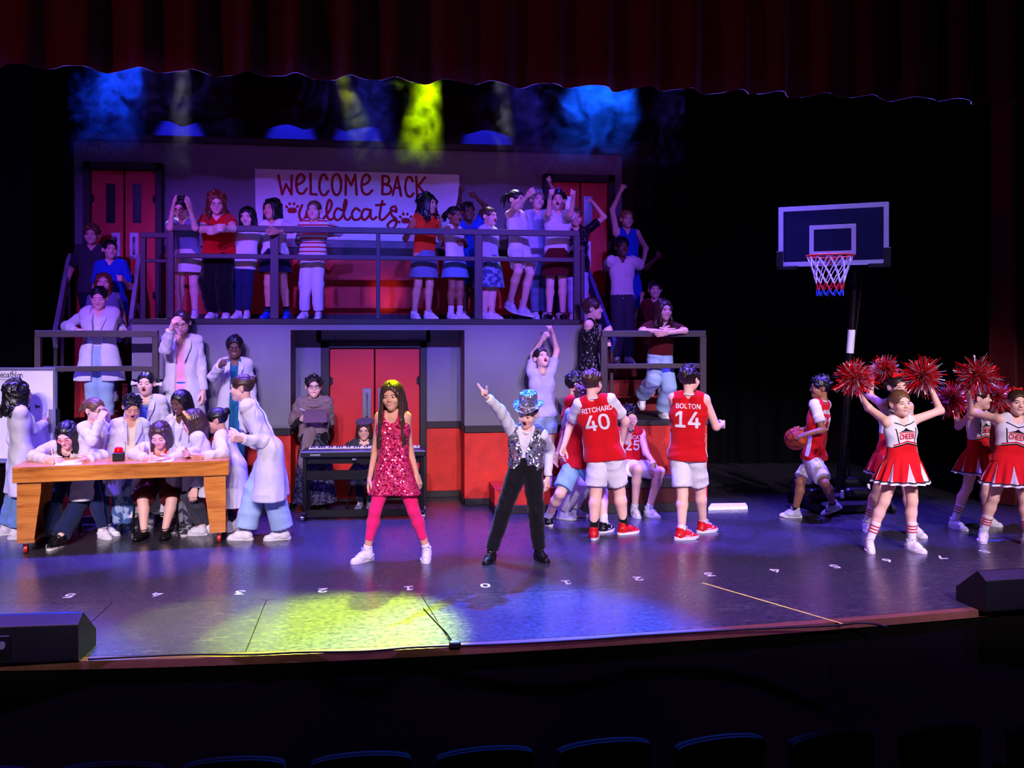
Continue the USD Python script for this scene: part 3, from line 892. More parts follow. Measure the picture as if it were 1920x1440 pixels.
def shoe_meshes(kind):
    """upper, sole and laces; ankle at the origin, toe towards -y, ground at z = -.085"""
    if kind in SHOES:
        return SHOES[kind]
    f = Field((-.075, -.2, -.12), (.075, .085, .11), .0055)
    x = np.array([1.0, 0, 0])
    heel = kind == 'heel'
    f.cap((0, .03, -.05), (0, -.07, -.052), .034, .036, 0)
    f.cap((0, -.07, -.055), (-.004, -.13, -.062), .036, .027, .02, np.array([0, 0, 1.0]), .85)
    if kind in ('sneaker', 'runner', 'boot'):
        f.cap((0, .006, -.04), (0, -.055, -.03), .036, .027, .025)
        f.cap((0, .008, -.05), (0, .012, .012 if kind != 'boot' else .085), .037, .039, .02)
    f.cut((0, 0, -.072), (0, 0, -1))
    if kind in ('sneaker', 'runner', 'boot'):
        f.cut((0, .01, .016 if kind != 'boot' else .09), (0, -.25, 1))
    else:
        f.ell((0, .0, .0), (.031, .058, .05), .005, sub=True)
    up = f.mesh()
    fp = footprint(.068, -.16, .033, .042)
    sole = extr(fp, .022 if kind != 'runner' else .028)
    sole.apply_translation((0, 0, -.085))
    if kind == 'runner':
        w = sole.vertices
        w[:, 2] += np.where((w[:, 1] < -.12) & (w[:, 2] < -.07), .008, 0)
    ms = [sole]
    if heel:
        sole.vertices[:, 2] = -.085 + (sole.vertices[:, 2] + .085) * .35
        ms = [sole, box(-.014, .014, .035, .062, -.085, -.05, .004)]
    lc = []
    if kind in ('sneaker', 'runner', 'boot'):
        for i in range(4):
            y, z = -.088 + i * .019, -.013 + i * .0098
            lc.append(tube([(-.021, y + .004, z - .012), (-.008, y, z), (.008, y, z), (.021, y + .004, z - .012)], .0042, 5))
        for s in (-1, 1):
            a = np.linspace(0, 2 * PI, 9)
            lc.append(tube(np.stack([s * (.014 + .013 * np.cos(a)), -.036 - .006 * np.sin(a), .02 + .009 * np.sin(a)], 1), .0032, 5))
            lc.append(tube(footline(s), .004, 5))
    else:
        a = np.linspace(0, 2 * PI, 20, endpoint=False)
        lc.append(tube(np.stack([.032 * np.cos(a), .008 + .036 * np.sin(a), .004 + .006 * np.sin(a)], 1), .0045, 5, closed=True))
    SHOES[kind] = (up, cat(ms), cat(lc))
    return SHOES[kind]


# ---------------------------------------------------------------- hair, in the head's frame (face to -y, up +z)
def hair_mesh(style, hi, R, seed, ln=.3, vol=1.0):
    """R turns head-frame vectors into the scene, so that locks hang straight down"""
    rg = np.random.default_rng(seed)
    down = R.T @ np.array([0, 0, -1.0])
    long = style in ('long', 'curly', 'braids', 'bob', 'wild')
    reach = ln + .1 if style in ('long', 'curly', 'braids', 'wild', 'bob', 'pony') else .1
    lo = np.minimum(np.array([-.15, -.17, -.13]) * (1.25 if style in ('curly', 'wild') else 1), down * reach - .13)
    hi_ = np.maximum(np.array([.15, .2, .17]) * (1.25 if style in ('curly', 'wild') else 1), down * reach + .13)
    f = Field(lo, hi_, .0055 if hi else .0075)
    v = .006 + (vol - 1) * .02
    f.ell((0, .015, .034), (.079 + v, .098 + v, .083 + v), 0)
    if style in ('short', 'crop'):
        for i in range(46):
            a, e = rg.uniform(0, 2 * PI), rg.uniform(-.15, 1.45)
            p = np.array([math.cos(a) * math.cos(e) * .085, .015 + math.sin(a) * math.cos(e) * .103, .034 + math.sin(e) * .09])
            d = unit(p - (0, .05, 0)) * .6 + np.array([rg.normal(0, .5), -.35 + rg.normal(0, .4), .2])
            f.cap(p * .97, p + unit(d) * rg.uniform(.008, .03) * vol, .016, .007, .008)
    if style == 'tousled':
        for i in range(70):
            a, e = rg.uniform(0, 2 * PI), rg.uniform(-.2, 1.5)
            p = np.array([math.cos(a) * math.cos(e) * .088, .015 + math.sin(a) * math.cos(e) * .105, .034 + math.sin(e) * .094])
            f.ell(p, np.array([.02, .02, .02]) * rg.uniform(.7, 1.15), .006)
    # face opening
    f.ell((0, -.12, -.022 if style != 'bangs' else -.04), (.064, .078, .104 if style != 'bangs' else .085), .012, sub=True)
    f.ell((0, -.07, -.1), (.075, .07, .08), .01, sub=True)
    if style in ('short', 'crop', 'bun', 'pony', 'tousled', 'beret'):
        for s in (-1, 1):
            f.ell((s * .09, -.008, -.014), (.03, .034, .036), .008, sub=True)
        f.cut((0, .06, -.062), (0, -.5, -1))
    else:
        f.cut((0, .06, -.09), (0, -.3, -1))
    if style == 'bun':
        for i in range(7):
            a = i * 0.9
            f.ell(np.array([.02 * math.cos(a), .115 + .012 * math.sin(a), .06 * vol + .018 * math.sin(a * 2)]), (.024, .022, .022), .006)
    if style == 'pony':
        p = np.array([0, .11, .05])
        f.ell(p, (.022, .024, .02), .01)
        for i in range(7):
            q, pts = p + rg.normal(0, .008, 3), []
            d = np.array([rg.normal(0, .12), .75, .1])
            for k in range(6):
                n = q + unit(d) * ln / 6
                f.cap(q, n, .017 * (1 - k * .11), .017 * (1 - (k + 1) * .11), .005)
                q, d = n, d + down * .55 + rg.normal(0, .12, 3)
    if long:
        n = {'long': 34, 'bob': 32, 'curly': 44, 'braids': 46, 'wild': 56}[style]
        wave, r0 = {'long': (.03, .016), 'bob': (.03, .017), 'curly': (.42, .0185), 'braids': (.06, .0085), 'wild': (.45, .02)}[style]
        for i in range(n):
            a = math.radians(-46 + 272 * ((i + rg.uniform(0, .7)) / n))
            ca, sa = math.cos(a), math.sin(a)
            L = ln * rg.uniform(.86, 1.04)
            e0 = rg.uniform(.1, .7)
            q = np.array([ca * .079 * math.cos(e0), .015 + sa * .1 * math.cos(e0), .036 + .08 * math.sin(e0)])
            side = np.array([ca * (.079 + .006 * vol), .015 + sa * (.1 + .006 * vol), .02])
            low = np.array([ca * (.07 + .02 * vol), .022 + sa * (.083 + .018 * vol), -.07]) * (1, 1, 1)
            pts = [q, side, low]
            d = down + np.array([ca, sa * .6, 0]) * (.10 * (vol - .75))
            k = 6 if style in ('curly', 'wild') else 5
            left = max(L - .09, .02)
            p = low
            for m in range(k):
                p = p + unit(d + rg.normal(0, wave, 3)) * left / k
                pts.append(p)
            for m in range(len(pts) - 1):
                f.cap(pts[m], pts[m + 1], r0 * (1 - .055 * m), r0 * (1 - .055 * (m + 1)), .006 if style != 'braids' else .002)
        if style in ('curly', 'wild'):
            for i in range(40):
                a, e = rg.uniform(-.5, PI + .5), rg.uniform(-.2, 1.4)
                f.ell(np.array([math.cos(a) * math.cos(e) * .09 * vol ** .5, .015 + math.sin(a) * math.cos(e) * .11 * vol ** .5, .034 + math.sin(e) * .094]), np.full(3, .02) * rg.uniform(.8, 1.2) * vol ** .5, .008)
        f.ell((0, -.128, -.03), (.064, .084, .102), .008, sub=True)
    if style not in ('short', 'tousled', 'crop'):
        f.cap((0, -.1, .1), (0, .03, .128), .006, .005, .008, sub=True)
    if style in ('short', 'tousled', 'crop', 'curly', 'wild'):
        f.folds(.0015, seed, 170, (1, .4, .12))
    else:                                           # combed strands: down from the crown, or back from the brow
        x, y, z = f.ax[0][:, None, None], f.ax[1][None, :, None], f.ax[2][None, None, :]
        th = np.arctan2(x, z + .03) if style in ('bun', 'pony') else np.arctan2(y - .015, x)
        w = 3 * np.sin(18 * z + 9 * y + seed)
        f.d = f.d + (.0015 * np.sin(30 * th + w) + .0009 * np.sin(57 * th + 1.7 * w + 1)).astype(np.float32)
    return f.mesh()


# ---------------------------------------------------------------- people
SKIN = {'fair': (.93, .74, .66), 'pale': (.95, .78, .71), 'tan': (.84, .62, .50), 'olive': (.78, .57, .45), 'brown': (.60, .40, .30), 'dark': (.40, .26, .20)}
NPERSON = 0


def prims_field(pr, h, pad=.03):
    lo = np.min([np.minimum(a, b) - max(ra, rb) for a, b, ra, rb, *_ in pr], 0) - pad
    hi = np.max([np.maximum(a, b) + max(ra, rb) for a, b, ra, rb, *_ in pr], 0) + pad
    f = Field(lo, hi, h)
    for a, b, ra, rb, k, sq, fl in pr:
        f.cap(a, b, ra, rb, k, sq, fl)
    return f


class Body:
    pass


def solve_ray(a, px, py, L, sgn, ref):
    """the point on a pixel's line of sight at distance L from a (nearer the camera for sgn < 0)"""
    r = ray(px, py, 1.0) - np.array([0, 0, EYE])
    o = a - np.array([0, 0, EYE])
    A, B, C = r @ r, -2 * (r @ o), o @ o - L * L
    q = B * B - 4 * A * C
    t = -B / (2 * A) if q < 0 else (-B + (1 if sgn > 0 else -1) * math.sqrt(q)) / (2 * A)
    p = r * t + np.array([0, 0, EYE])
    e = p - a
    n = np.linalg.norm(e)
    return a + e / n * min(n, L * 1.18)


def person(label, H=1.5, yaw=0, D=None, z0=0.0, feet=None, head=None, hip=None, er=None, wr=None, el=None, wl=None, kr=None, kl=None, hy=None, hp=0, hr=0, skin='fair', build=1.0,
           hair=('long', 'brown', {}), wear=(), shoe=('sneaker', 'white', 'white'), sock=None, hand=('relaxed', 'relaxed'), face='closed', hi=True, extra=None, footyaw=(None, None), pitch=(0, 0), hdir=(None, None),
           headpx=None, Y=None, fz=(0, 0), shy=0, shw=1.0, lift=(0, 0), group=None, pnorm=(None, None), eyes='open'):
    """One figure. Points are where the joints stand in the frame; every limb keeps its own length, so that depth follows. Person's right (r) comes before left (l)."""
    global NPERSON
    NPERSON += 1
    S = H / 1.5
    hs = (H / 1.5) ** .4 * (headpx or 1)
    B = Body()
    h = .0105 if hi else .0135
    # feet and root
    ft = []
    if Y is not None:
        fx = (feet[0][0] + feet[1][0]) / 2
        D = Y / (CT - (fx - 960) / FPX * ST)
        feet = [(f[0], f[1] if len(f) > 1 else 700) for f in feet]
    for i, (fx, fy) in enumerate(feet):
        if D is None:
            p = on_floor(fx, fy, z0)
        else:
            d = D[i] if isinstance(D, tuple) else D
            p = ray(fx, fy, d)
            p[2] = z0 + fz[i]
        ft.append(p)
    root = (ft[0] + ft[1]) / 2
    D0 = root[1]
    root = np.array([root[0], root[1], z0])
    pt = lambda q: ray(q[0], q[1], D0 + (q[2] if len(q) > 2 else 0)) - root
    fwd = lambda a: np.array([math.sin(math.radians(a)), -math.cos(math.radians(a)), 0])
    lef = lambda a: np.array([math.cos(math.radians(a)), math.sin(math.radians(a)), 0])
    ft = [p - root for p in ft]
    B.hd = pt(head)
    if hip is None:
        m = (ft[0] + ft[1]) / 2
        B.pel = np.array([m[0] * .6 + B.hd[0] * .4, m[1], .515 * H])
    else:
        B.pel = pt(hip)
    t = unit(B.hd - B.pel)
    B.nk = B.hd - unit(.65 * t + .35 * np.array([0, 0, 1.0])) * .142 * hs - fwd(yaw) * .012
    B.u = unit(B.nk - B.pel)
    sl = lef(yaw + shy)
    B.s = unit(sl - B.u * (sl @ B.u))
    B.f = np.cross(B.s, B.u)
    B.hl = lef(yaw)
    B.hf = fwd(yaw)
    L = np.linalg.norm(B.nk - B.pel)
    B.L = L
    up1, up2 = .279 * S, .222 * S
    J = {}
    for c, sg, e, w, lf in (('r', -1, er, wr, lift[0]), ('l', 1, el, wl, lift[1])):
        sh = B.nk - B.u * (.035 - lf) * S + B.s * sg * (.133 - lf * .25) * S * shw
        J['sh' + c] = sh
        if e is None:
            J['el' + c] = sh + unit(np.array([0, 0, -1.0]) + B.s * sg * .16 - B.f * .06) * up1
        else:
            J['el' + c] = solve_ray(sh + root, e[0], e[1], up1, e[2] if len(e) > 2 else 1, None) - root
        if w is None:
            J['wr' + c] = J['el' + c] + unit(unit(J['el' + c] - sh) + B.f * .28 - B.s * sg * .05) * up2
        else:
            J['wr' + c] = solve_ray(J['el' + c] + root, w[0], w[1], up2, w[2] if len(w) > 2 else -1, None) - root
    for i, (c, sg, kk) in enumerate((('r', -1, kr), ('l', 1, kl))):
        hp_ = B.pel + B.hl * sg * .062 * S
        fy = footyaw[i] if footyaw[i] is not None else yaw + sg * 12
        an = ft[i] + np.array([0, 0, .083 * S]) + (-fwd(fy) * .0)
        if pitch[i]:
            an = ft[i] + np.array([0, 0, .083 * S]) - fwd(fy) * .03 * S + np.array([0, 0, .13 * S * math.sin(math.radians(pitch[i]))])
        d, l1, l2 = np.linalg.norm(an - hp_), .345 * S, .34 * S
        if kk is not None:
            kn = solve_ray(hp_ + root, kk[0], kk[1], l1, kk[2] if len(kk) > 2 else -1, None) - root
        else:
            if d > (l1 + l2) * .9:
                q = d / (l1 + l2) * 1.003
                l1, l2 = l1 * q, l2 * q
            x = (l1 * l1 - l2 * l2 + d * d) / (2 * d)
            y = math.sqrt(max(l1 * l1 - x * x, 0))
            ax = unit(an - hp_)
            pole = fwd(fy * .5 + yaw * .5)
            pole = unit(pole - ax * (pole @ ax))
            kn = hp_ + ax * x + pole * y
        J['hi' + c], J['kn' + c], J['an' + c], J['fy' + c], J['pt' + c] = hp_, kn, an, fy, pitch[i]
    B.J, B.S, B.b, B.h, B.hi = J, S, build, h, hi
    B.root = root
    fq = .8
    b = build

    def torso(o=0.0, k=.045):
        p, s = B.pel, B.s
        q = [(p + B.hl * g * .058 * S * b, p + B.u * .36 * L + s * g * .045 * S * b, .086 * S * b + o, .074 * S * b + o, k, B.f, fq) for g in (-1, 1)]
        q += [(p + B.u * .36 * L + s * g * .045 * S * b, p + B.u * .7 * L + s * g * .058 * S * b, .074 * S * b + o, .082 * S * b + o, k, B.f, fq) for g in (-1, 1)]
        q += [(p + B.u * .7 * L + s * g * .058 * S * b, p + B.u * .93 * L + s * g * .072 * S, .082 * S * b + o, .05 * S + o, k, B.f, fq) for g in (-1, 1)]
        q += [(p + B.u * .93 * L + s * g * .07 * S, J['sh' + c], .05 * S + o, .044 * S + o, k * .7, None, 1) for g, c in ((-1, 'r'), (1, 'l'))]
        return q

    def arm(c, o=0.0, end=1.0, o2=None):
        o2 = o if o2 is None else o2
        tot = up1 + up2
        e1 = min(1, end * tot / up1)
        e2 = (end * tot - up1) / up2
        q = [(J['sh' + c], J['sh' + c] + (J['el' + c] - J['sh' + c]) * e1, .043 * S * b + o, (.043 - .009 * e1) * S * b + o + (o2 - o) * min(1, e1 * up1 / (end * tot)), .03, None, 1)]
        if e2 > 0:
            q.append((J['el' + c], J['el' + c] + (J['wr' + c] - J['el' + c]) * e2, .034 * S * b + o + (o2 - o) * .6, (.034 - .0115 * e2) * S * b + o2, .025, None, 1))
        return q

    def leg(c, o=0.0, end=1.0, o2=None, start=0.0):
        o2 = o if o2 is None else o2
        hh, kn, an = J['hi' + c], J['kn' + c], J['an' + c]
        q = []
        e1 = min(1, end * 2)
        if start < .5:
            a = hh + (kn - hh) * start * 2
            q.append((a, hh + (kn - hh) * e1, .079 * S * b + o, (.079 - .03 * e1) * S * b + o + (o2 - o) * e1 * min(1, .5 / end), .03, None, 1))
        e2 = end * 2 - 1
        if e2 > 0:
            cf = kn + (an - kn) * .3 - unit(np.cross(np.cross(an - kn, B.hf), an - kn)) * 0
            om = o + (o2 - o) * .65
            if o2 > o + .01 or start > 0:
                s2 = max(0, start * 2 - 1)
                q.append((kn + (an - kn) * s2, kn + (an - kn) * e2, (.048 - .016 * s2) * S * b + om, (.049 - .018 * e2) * S * b + o2, .025, None, 1))
            else:
                back = -B.hf * .012 * S
                q.append((kn, cf + back, .047 * S * b + om, .05 * S * b + om, .02, None, 1))
                q.append((cf + back, kn + (an - kn) * e2, .05 * S * b + om, .031 * S * b + o2, .02, None, 1))
        return q
    B.torso, B.arm, B.leg = torso, arm, leg

    # the thing itself
    T = thing('person', label, 'person', c2w(root), -math.degrees(TH), group)
    B.T = T
    skm = mat('skin_' + skin, SKIN[skin], rough=.5, var=.05, scale=14, spec=.35, sss=.08)
    # head pose
    hy = yaw if hy is None else hy
    R = rot((0, 0, 1), hy) @ rot((1, 0, 0), hp) @ rot((0, 1, 0), hr)
    B.R, B.hs = R, hs
    place = lambda m: trimesh.Trimesh(np.asarray(m.vertices) * hs @ R.T + B.hd, m.faces, process=False)
    B.place = place
    pr = torso() + arm('r') + arm('l') + leg('r') + leg('l')
    pr += [(B.nk - B.u * .03 * S, B.hd + R @ np.array([0, .028, -.1]) * hs, .048 * S, .0425 * hs, .03, None, 1)]
    f = prims_field(pr, h)
    bm = [f.mesh(), place(head_mesh(hi, face))]
    for i, (c, sg) in enumerate((('r', 1), ('l', -1))):
        a, e = J['wr' + c], J['el' + c]
        d = unit(a - e) if hdir[i] is None else unit(np.asarray(hdir[i], float))
        pn = pnorm[i] if pnorm[i] is not None else -B.s * sg * .8 + B.f * .3
        pn = np.asarray(pn, float)          # the way the back of the hand looks
        z = pn - d * (pn @ d)
        z = unit(z) if np.linalg.norm(z) > .05 else unit(np.cross(d, [0.3, 1, 0.2]))
        y = np.cross(z, d)
        m = hand_mesh(hand[i], hi)
        V = np.asarray(m.vertices) * S * 1.02
        F_ = m.faces
        if sg < 0:
            V = V * [1, -1, 1]
            F_ = F_[:, ::-1]
        V = V[:, :1] * d + V[:, 1:2] * y + V[:, 2:] * z + a
        bm.append(trimesh.Trimesh(V, F_, process=False))
        J['hd' + c] = a + d * .085 * S
        J['hz' + c] = z
    part(T, 'body', cat(bm), skm, smooth=True)
    # face
    black = mat('eye_dark', (.07, .05, .05), rough=.2, var=0)
    white = mat('eye_white', (.93, .92, .92), rough=.25, var=0)
    hairc = hair[1] if hair else 'brown'
    hm = HAIRMAT(hairc)
    for s in (-1, 1):
        if eyes == 'open':
            e = trimesh.creation.icosphere(2, 1.0)
            e.apply_scale((.0112, .0075, .0056))
            e.apply_translation((s * .031, -.0835, .001))
            ep = part(T, 'eye', place(e), white, smooth=True)
            e = trimesh.creation.icosphere(1, 1.0)
            e.apply_scale((.0062, .003, .0056))
            e.apply_translation((s * .031, -.0898, .001))
            part(ep, 'iris', place(e), black, smooth=True)
            a = np.linspace(-1, 1, 7)
            part(T, 'eyelash', place(tube(np.stack([s * .031 + a * .0125, -.0885 + .004 * a * a, .0065 - .005 * a * a], 1), .0017, 5)), black, smooth=True)
        else:
            a = np.linspace(-1, 1, 7)
            part(T, 'eyelash', place(tube(np.stack([s * .031 + a * .0125, -.0895 + .004 * a * a, -.004 + .004 * a * a], 1), .0019, 5)), black, smooth=True)
        a = np.linspace(-1, 1, 7)
        part(T, 'eyebrow', place(tube(onface(s * .032 + a * .016, .0225 - .004 * a * a - s * a * .0015, .0005), [.001, .002, .0027, .0027, .0027, .002, .001], 6)), hm, smooth=True)
    lipm = mat('lips_' + ('dark' if skin in ('dark', 'brown') else 'rose'), (.5, .24, .24) if skin in ('dark', 'brown') else (.78, .38, .40), rough=.4, var=.03)
    a = np.linspace(-1, 1, 9)
    if face == 'open':
        g = np.linspace(0, 2 * PI, 18, endpoint=False)
        part(T, 'lips', place(tube(np.stack([.0185 * np.cos(g), -.094 + .006 * np.cos(g) ** 2, -.057 + .0155 * np.sin(g)], 1), .0035, 6, closed=True)), lipm, smooth=True)
        e = trimesh.creation.icosphere(2, 1.0)
        e.apply_scale((.017, .006, .014))
        e.apply_translation((0, -.085, -.057))
        mo = part(T, 'mouth', place(e), mat('mouth_dark', (.22, .05, .06), var=0), smooth=True)
    elif face == 'smile':
        k_ = np.array([.25, .6, .9, 1, .92, 1, .9, .6, .25])
        lips = [tube(onface(a * .0235, -.0505 + .006 * a * a), .0024 * k_, 6), tube(onface(a * .0225, -.0625 + .017 * a * a), .0032 * k_, 6)]
        lp = part(T, 'lips', place(cat(lips)), lipm, smooth=True)
        te = [tube(onface(a * .019, -.0555 + .0095 * a * a, .0004), .0034 * k_, 6)]
        part(lp, 'teeth', place(cat(te)), mat('teeth', (.95, .93, .9), rough=.3, var=0), smooth=True)
    else:
        k_ = np.array([.2, .65, .95, 1, .9, 1, .95, .65, .2])
        part(T, 'lips', place(cat([tube(onface(a * .02, -.0515 + .0015 * a * a), .0026 * k_, 6), tube(onface(a * .018, -.057 + .0045 * a * a), .0034 * k_, 6)])), lipm, smooth=True)
    if hair:
        part(T, 'hair', place(hair_mesh(hair[0], hi, R, NPERSON * 7 + 3, **(hair[2] if len(hair) > 2 else {}))), hm, smooth=True)
    # socks and shoes
    for i, c in enumerate('rl'):
        if sock:
            so = leg(c, .005, 1.0, None, sock[1])
            sf = prims_field(so, .008)
            an, kn = J['an' + c], J['kn' + c]
            top = kn + (an - kn) * (sock[1] * 2 - 1)
            sf.cut(top, kn - an)
            sp = part(T, 'sock', sf.mesh(), cloth('sock_' + sock[0], COL[sock[0]]), smooth=True)
            if len(sock) > 2:
                for j in range(3):
                    cc = top + (an - kn) * (.09 + .075 * j)
                    t_ = sock[1] * 2 - 1 + .09 + .075 * j
                    d_ = unit(an - kn)
                    x_ = unit(np.cross(d_, [0.2, 1, 0]))
                    y_ = np.cross(d_, x_)
                    g = np.linspace(0, 2 * PI, 20, endpoint=False)
                    rr = (.048 - .016 * (sock[1] * 2 - 1) + (.031 - .048 + .016 * (sock[1] * 2 - 1)) * (t_ - (sock[1] * 2 - 1)) / (2 - sock[1] * 2)) * S * b + .0062
                    part(sp, 'stripe', tube(cc + rr * (np.cos(g)[:, None] * x_ + np.sin(g)[:, None] * y_), .0045, 6, closed=True), cloth('trim_' + sock[2], COL[sock[2]]), smooth=True)
        if shoe:
            u_, so_, la_ = shoe_meshes(shoe[0])
            Rf = rot((0, 0, 1), J['fy' + c]) @ rot((1, 0, 0), J['pt' + c])
            pl = lambda m: trimesh.Trimesh(np.asarray(m.vertices) * S @ Rf.T + J['an' + c], m.faces, process=False)
            sp = part(T, 'shoe', pl(u_), mat('shoe_' + shoe[1], COL[shoe[1]], rough=.5, var=.04, bump=.15), smooth=True)
            part(sp, 'sole', pl(so_), mat('shoe_' + shoe[2], COL[shoe[2]], rough=.55, var=.04))
            part(sp, 'laces', pl(la_), mat('shoe_' + (shoe[3] if len(shoe) > 3 else shoe[2]), COL[shoe[3] if len(shoe) > 3 else shoe[2]], rough=.7, var=.04), smooth=True)
    B.coated = any(g[0] == 'coat' for g in wear)
    for g, *a in wear:
        WEAR[g](B, *a[:-1], **a[-1]) if a and isinstance(a[-1], dict) else WEAR[g](B, *a)
    if extra:
        extra(B)
    return B

# ---------------------------------------------------------------- clothes
def sleeve(B, c, end, o, o2, amp, fit=False):
    pr = B.arm(c, o, end, o2)
    f = prims_field(pr, B.h)
    a, b = pr[-1][0], pr[-1][1]
    n = unit(b - a)
    r = pr[-1][3] + .03
    f.folds(amp, NPERSON * 3 + (c == 'l'), 46, n)
    # flat cuff, only around the end
    sl, (X, Y, Z) = f.win(b - r * 1.3, b + r * 1.3)
    x, y, z = X - b[0], Y - b[1], Z - b[2]
    pl = x * n[0] + y * n[1] + z * n[2]
    near = (x * x + y * y + z * z) < r * r
    f.d[sl] = np.where(near, np.maximum(f.d[sl], pl), f.d[sl]).astype(np.float32)
    return f.mesh()


def neckhole(B, f, scoop=0.0, r=.056):
    S = B.S
    f.cap(B.nk + B.u * .035 * S + B.f * .012 * S, B.nk + B.u * .25 * S, r * S, .11 * S, .008, sub=True)
    f.ell(B.nk + B.f * .07 * S + B.u * .01 * S, np.array([.042 + scoop * .3, .05, .034 + scoop]) * S, .01, sub=True)


def w_top(B, c, sl=.42, hem=-.07, o=.013, name='shirt', neck=.0, flare=.0, amp=.0022, slo=.012, pre=None, sleeveless=False, ves=False, tuck=None, scoop=0.0):
    """tee, blouse, jersey or sweater. hem: height of the lower edge from the hips, in units of a 1.5 m body"""
    S, L = B.S, B.L
    if B.coated and name == 'shirt':
        o, slo, amp, flare = .004, .002, .0005, 0
    pr = B.torso(o)
    if sleeveless:
        pr = pr[:6] + [(a, a + (b - a) * .55, ra, rb * .82, k, q, w) for a, b, ra, rb, k, q, w in pr[6:]]
    dn = unit(-B.u * .6 - np.array([0, 0, .4]))
    if hem < 0:
        pr += [(B.pel + B.hl * g * .058 * S * B.b, B.pel + B.hl * g * (.058 + flare * .5) * S + dn * (-hem + .05) * S, .086 * S * B.b + o, (.088 + flare) * S * B.b + o, .045, B.f, .98) for g in (-1, 1)]
    f = prims_field(pr, B.h)
    f.folds(amp, NPERSON * 5 + 1, 30, (.4, .3, 1))
    f.cut(B.pel - dn * hem * S if hem < 0 else B.pel + B.u * hem * S, dn)
    neckhole(B, f, scoop)
    if pre:
        pre(f)
    ms = [f.mesh()]
    if not sleeveless:
        for cc in 'rl':
            ms.append(sleeve(B, cc, sl, slo, slo + flare * .2 + (.006 if sl < .6 else 0), amp))
    m = cat(ms)
    B.top = m
    return part(B.T, name, m, fabric(c), smooth=True)


def w_coat(B, c, hem=-.34, o=.021, open_=.055, lapel=True, sl=.97, flare=.03, collar=True, openlow=None, mat2=None):
    S, L = B.S, B.L
    pr = B.torso(o)
    down = np.array([0, 0, -1.0])
    h0 = B.pel
    pr += [(h0 + B.hl * g * .06 * S * B.b, h0 + B.hl * g * (.075 + flare) * S + down * (-hem + .04) * S, .092 * S * B.b + o, (.098 + flare) * S * B.b + o, .05, B.hf, .9) for g in (-1, 1)]
    f = prims_field(pr, B.h)
    f.folds(.0045, NPERSON * 5 + 2, 24, (1.0, .4, .25))
    f.cut(h0 + down * (-hem) * S, down)
    neckhole(B, f, .02, .058)
    ol = open_ if openlow is None else openlow
    if open_ > 0:
        # opening down the front, wider towards the neck
        sd = f.lin(B.pel, B.s)
        fd = f.lin(B.pel, B.hf)
        up = f.lin(B.pel, B.u) / L
        w = np.interp(np.clip(up, -1, 1.2), [-.8, 0, .45, .95], [ol * S, open_ * .8 * S, open_ * .75 * S, .07 * S])
        slot = np.maximum(np.abs(sd) - w, -(fd - .01))
        f.d = np.maximum(f.d, -slot).astype(np.float32)
    ms = [f.mesh()]
    for cc in 'rl':
        ms.append(sleeve(B, cc, sl, .015, .021, .004))
    cm = fabric(c)
    p = part(B.T, 'coat', cat(ms), cm, smooth=True)
    B.top = ms[0]
    if lapel:
        for g in (-1, 1):
            # a notched lapel lying on the chest
            t = [B.pel + B.u * L * a + B.s * g * b * S + B.f * d * S for a, b, d in ((.98, .045, .045), (.93, .1, .07), (.78, .098, .105), (.52, .045, .115), (.5, .035, .113), (.75, .045, .115))]
            q = np.array([x + B.f * e for x in t for e in (-.004, .008)])
            part(p, 'lapel', trimesh.convex.convex_hull(q), cm)
        if collar:
            a = np.linspace(-1.9, 1.9, 15)
            pts = np.array([B.nk + B.u * (.008 - .02 * (abs(x) / 1.9) ** 2) * S + B.s * .062 * S * math.sin(x) - B.f * (.052 * math.cos(x) - .004) * S for x in a])
            part(p, 'collar', tube(pts, .015 * S, 8), cm, smooth=True)
    return p


def w_trousers(B, c, end=.97, o=.012, o2=None, name='trousers', top=.07, amp=.0025, band=None, oh=None):
    S = B.S
    oh = min(o, .012) if oh is None else oh
    if o < .011:
        amp = 0
    pr = [(B.pel + B.hl * g * .055 * S * B.b, B.pel + B.u * .1 * S + B.s * g * .05 * S * B.b, .087 * S * B.b + oh, .083 * S * B.b + oh, .04, B.f, .82) for g in (-1, 1)]
    f = prims_field(pr, B.h)
    f.folds(amp * .6, NPERSON * 5 + 3, 34, (.5, .3, 1))
    f.cut(B.pel + B.u * top * S, B.u)
    ms = [f.mesh()]
    for cc in 'rl':
        f = prims_field(B.leg(cc, o, end, o2), B.h)
        hh, kn, an = B.J['hi' + cc], B.J['kn' + cc], B.J['an' + cc]
        a, b = (kn, kn + (an - kn) * (end * 2 - 1)) if end > .5 else (hh, hh + (kn - hh) * end * 2)
        n = unit(b - a)
        f.folds(amp, NPERSON * 5 + (cc == 'l'), 34, n)
        r = .13 * S + (o2 or o)
        sl, (X, Y, Z) = f.win(b - r, b + r)
        x, y, z = X - b[0], Y - b[1], Z - b[2]
        pl = x * n[0] + y * n[1] + z * n[2]
        near = (x * x + y * y + z * z) < r * r
        f.d[sl] = np.where(near, np.maximum(f.d[sl], pl), f.d[sl]).astype(np.float32)
        ms.append(f.mesh())
    p = part(B.T, name, cat(ms), fabric(c), smooth=True)
    if band:
        for cc in 'rl':
            hh, kn = B.J['hi' + cc], B.J['kn' + cc]
            a, b = hh + (kn - hh) * band[1], hh + (kn - hh) * band[2]
            ff = prims_field([(a, b, (.079 - .03 * band[1]) * S * B.b + o + .006, (.079 - .03 * band[2]) * S * B.b + o + .006, .0, None, 1)], .009)
            ff.cut(a, a - b)
            ff.cut(b, b - a)
            part(p, 'band', ff.mesh(), fabric(band[0]), smooth=True)
    return p


def w_shorts(B, c, end=.43, o=.014, o2=.042, **k):
    return w_trousers(B, c, end, o, o2, name='shorts', **k)


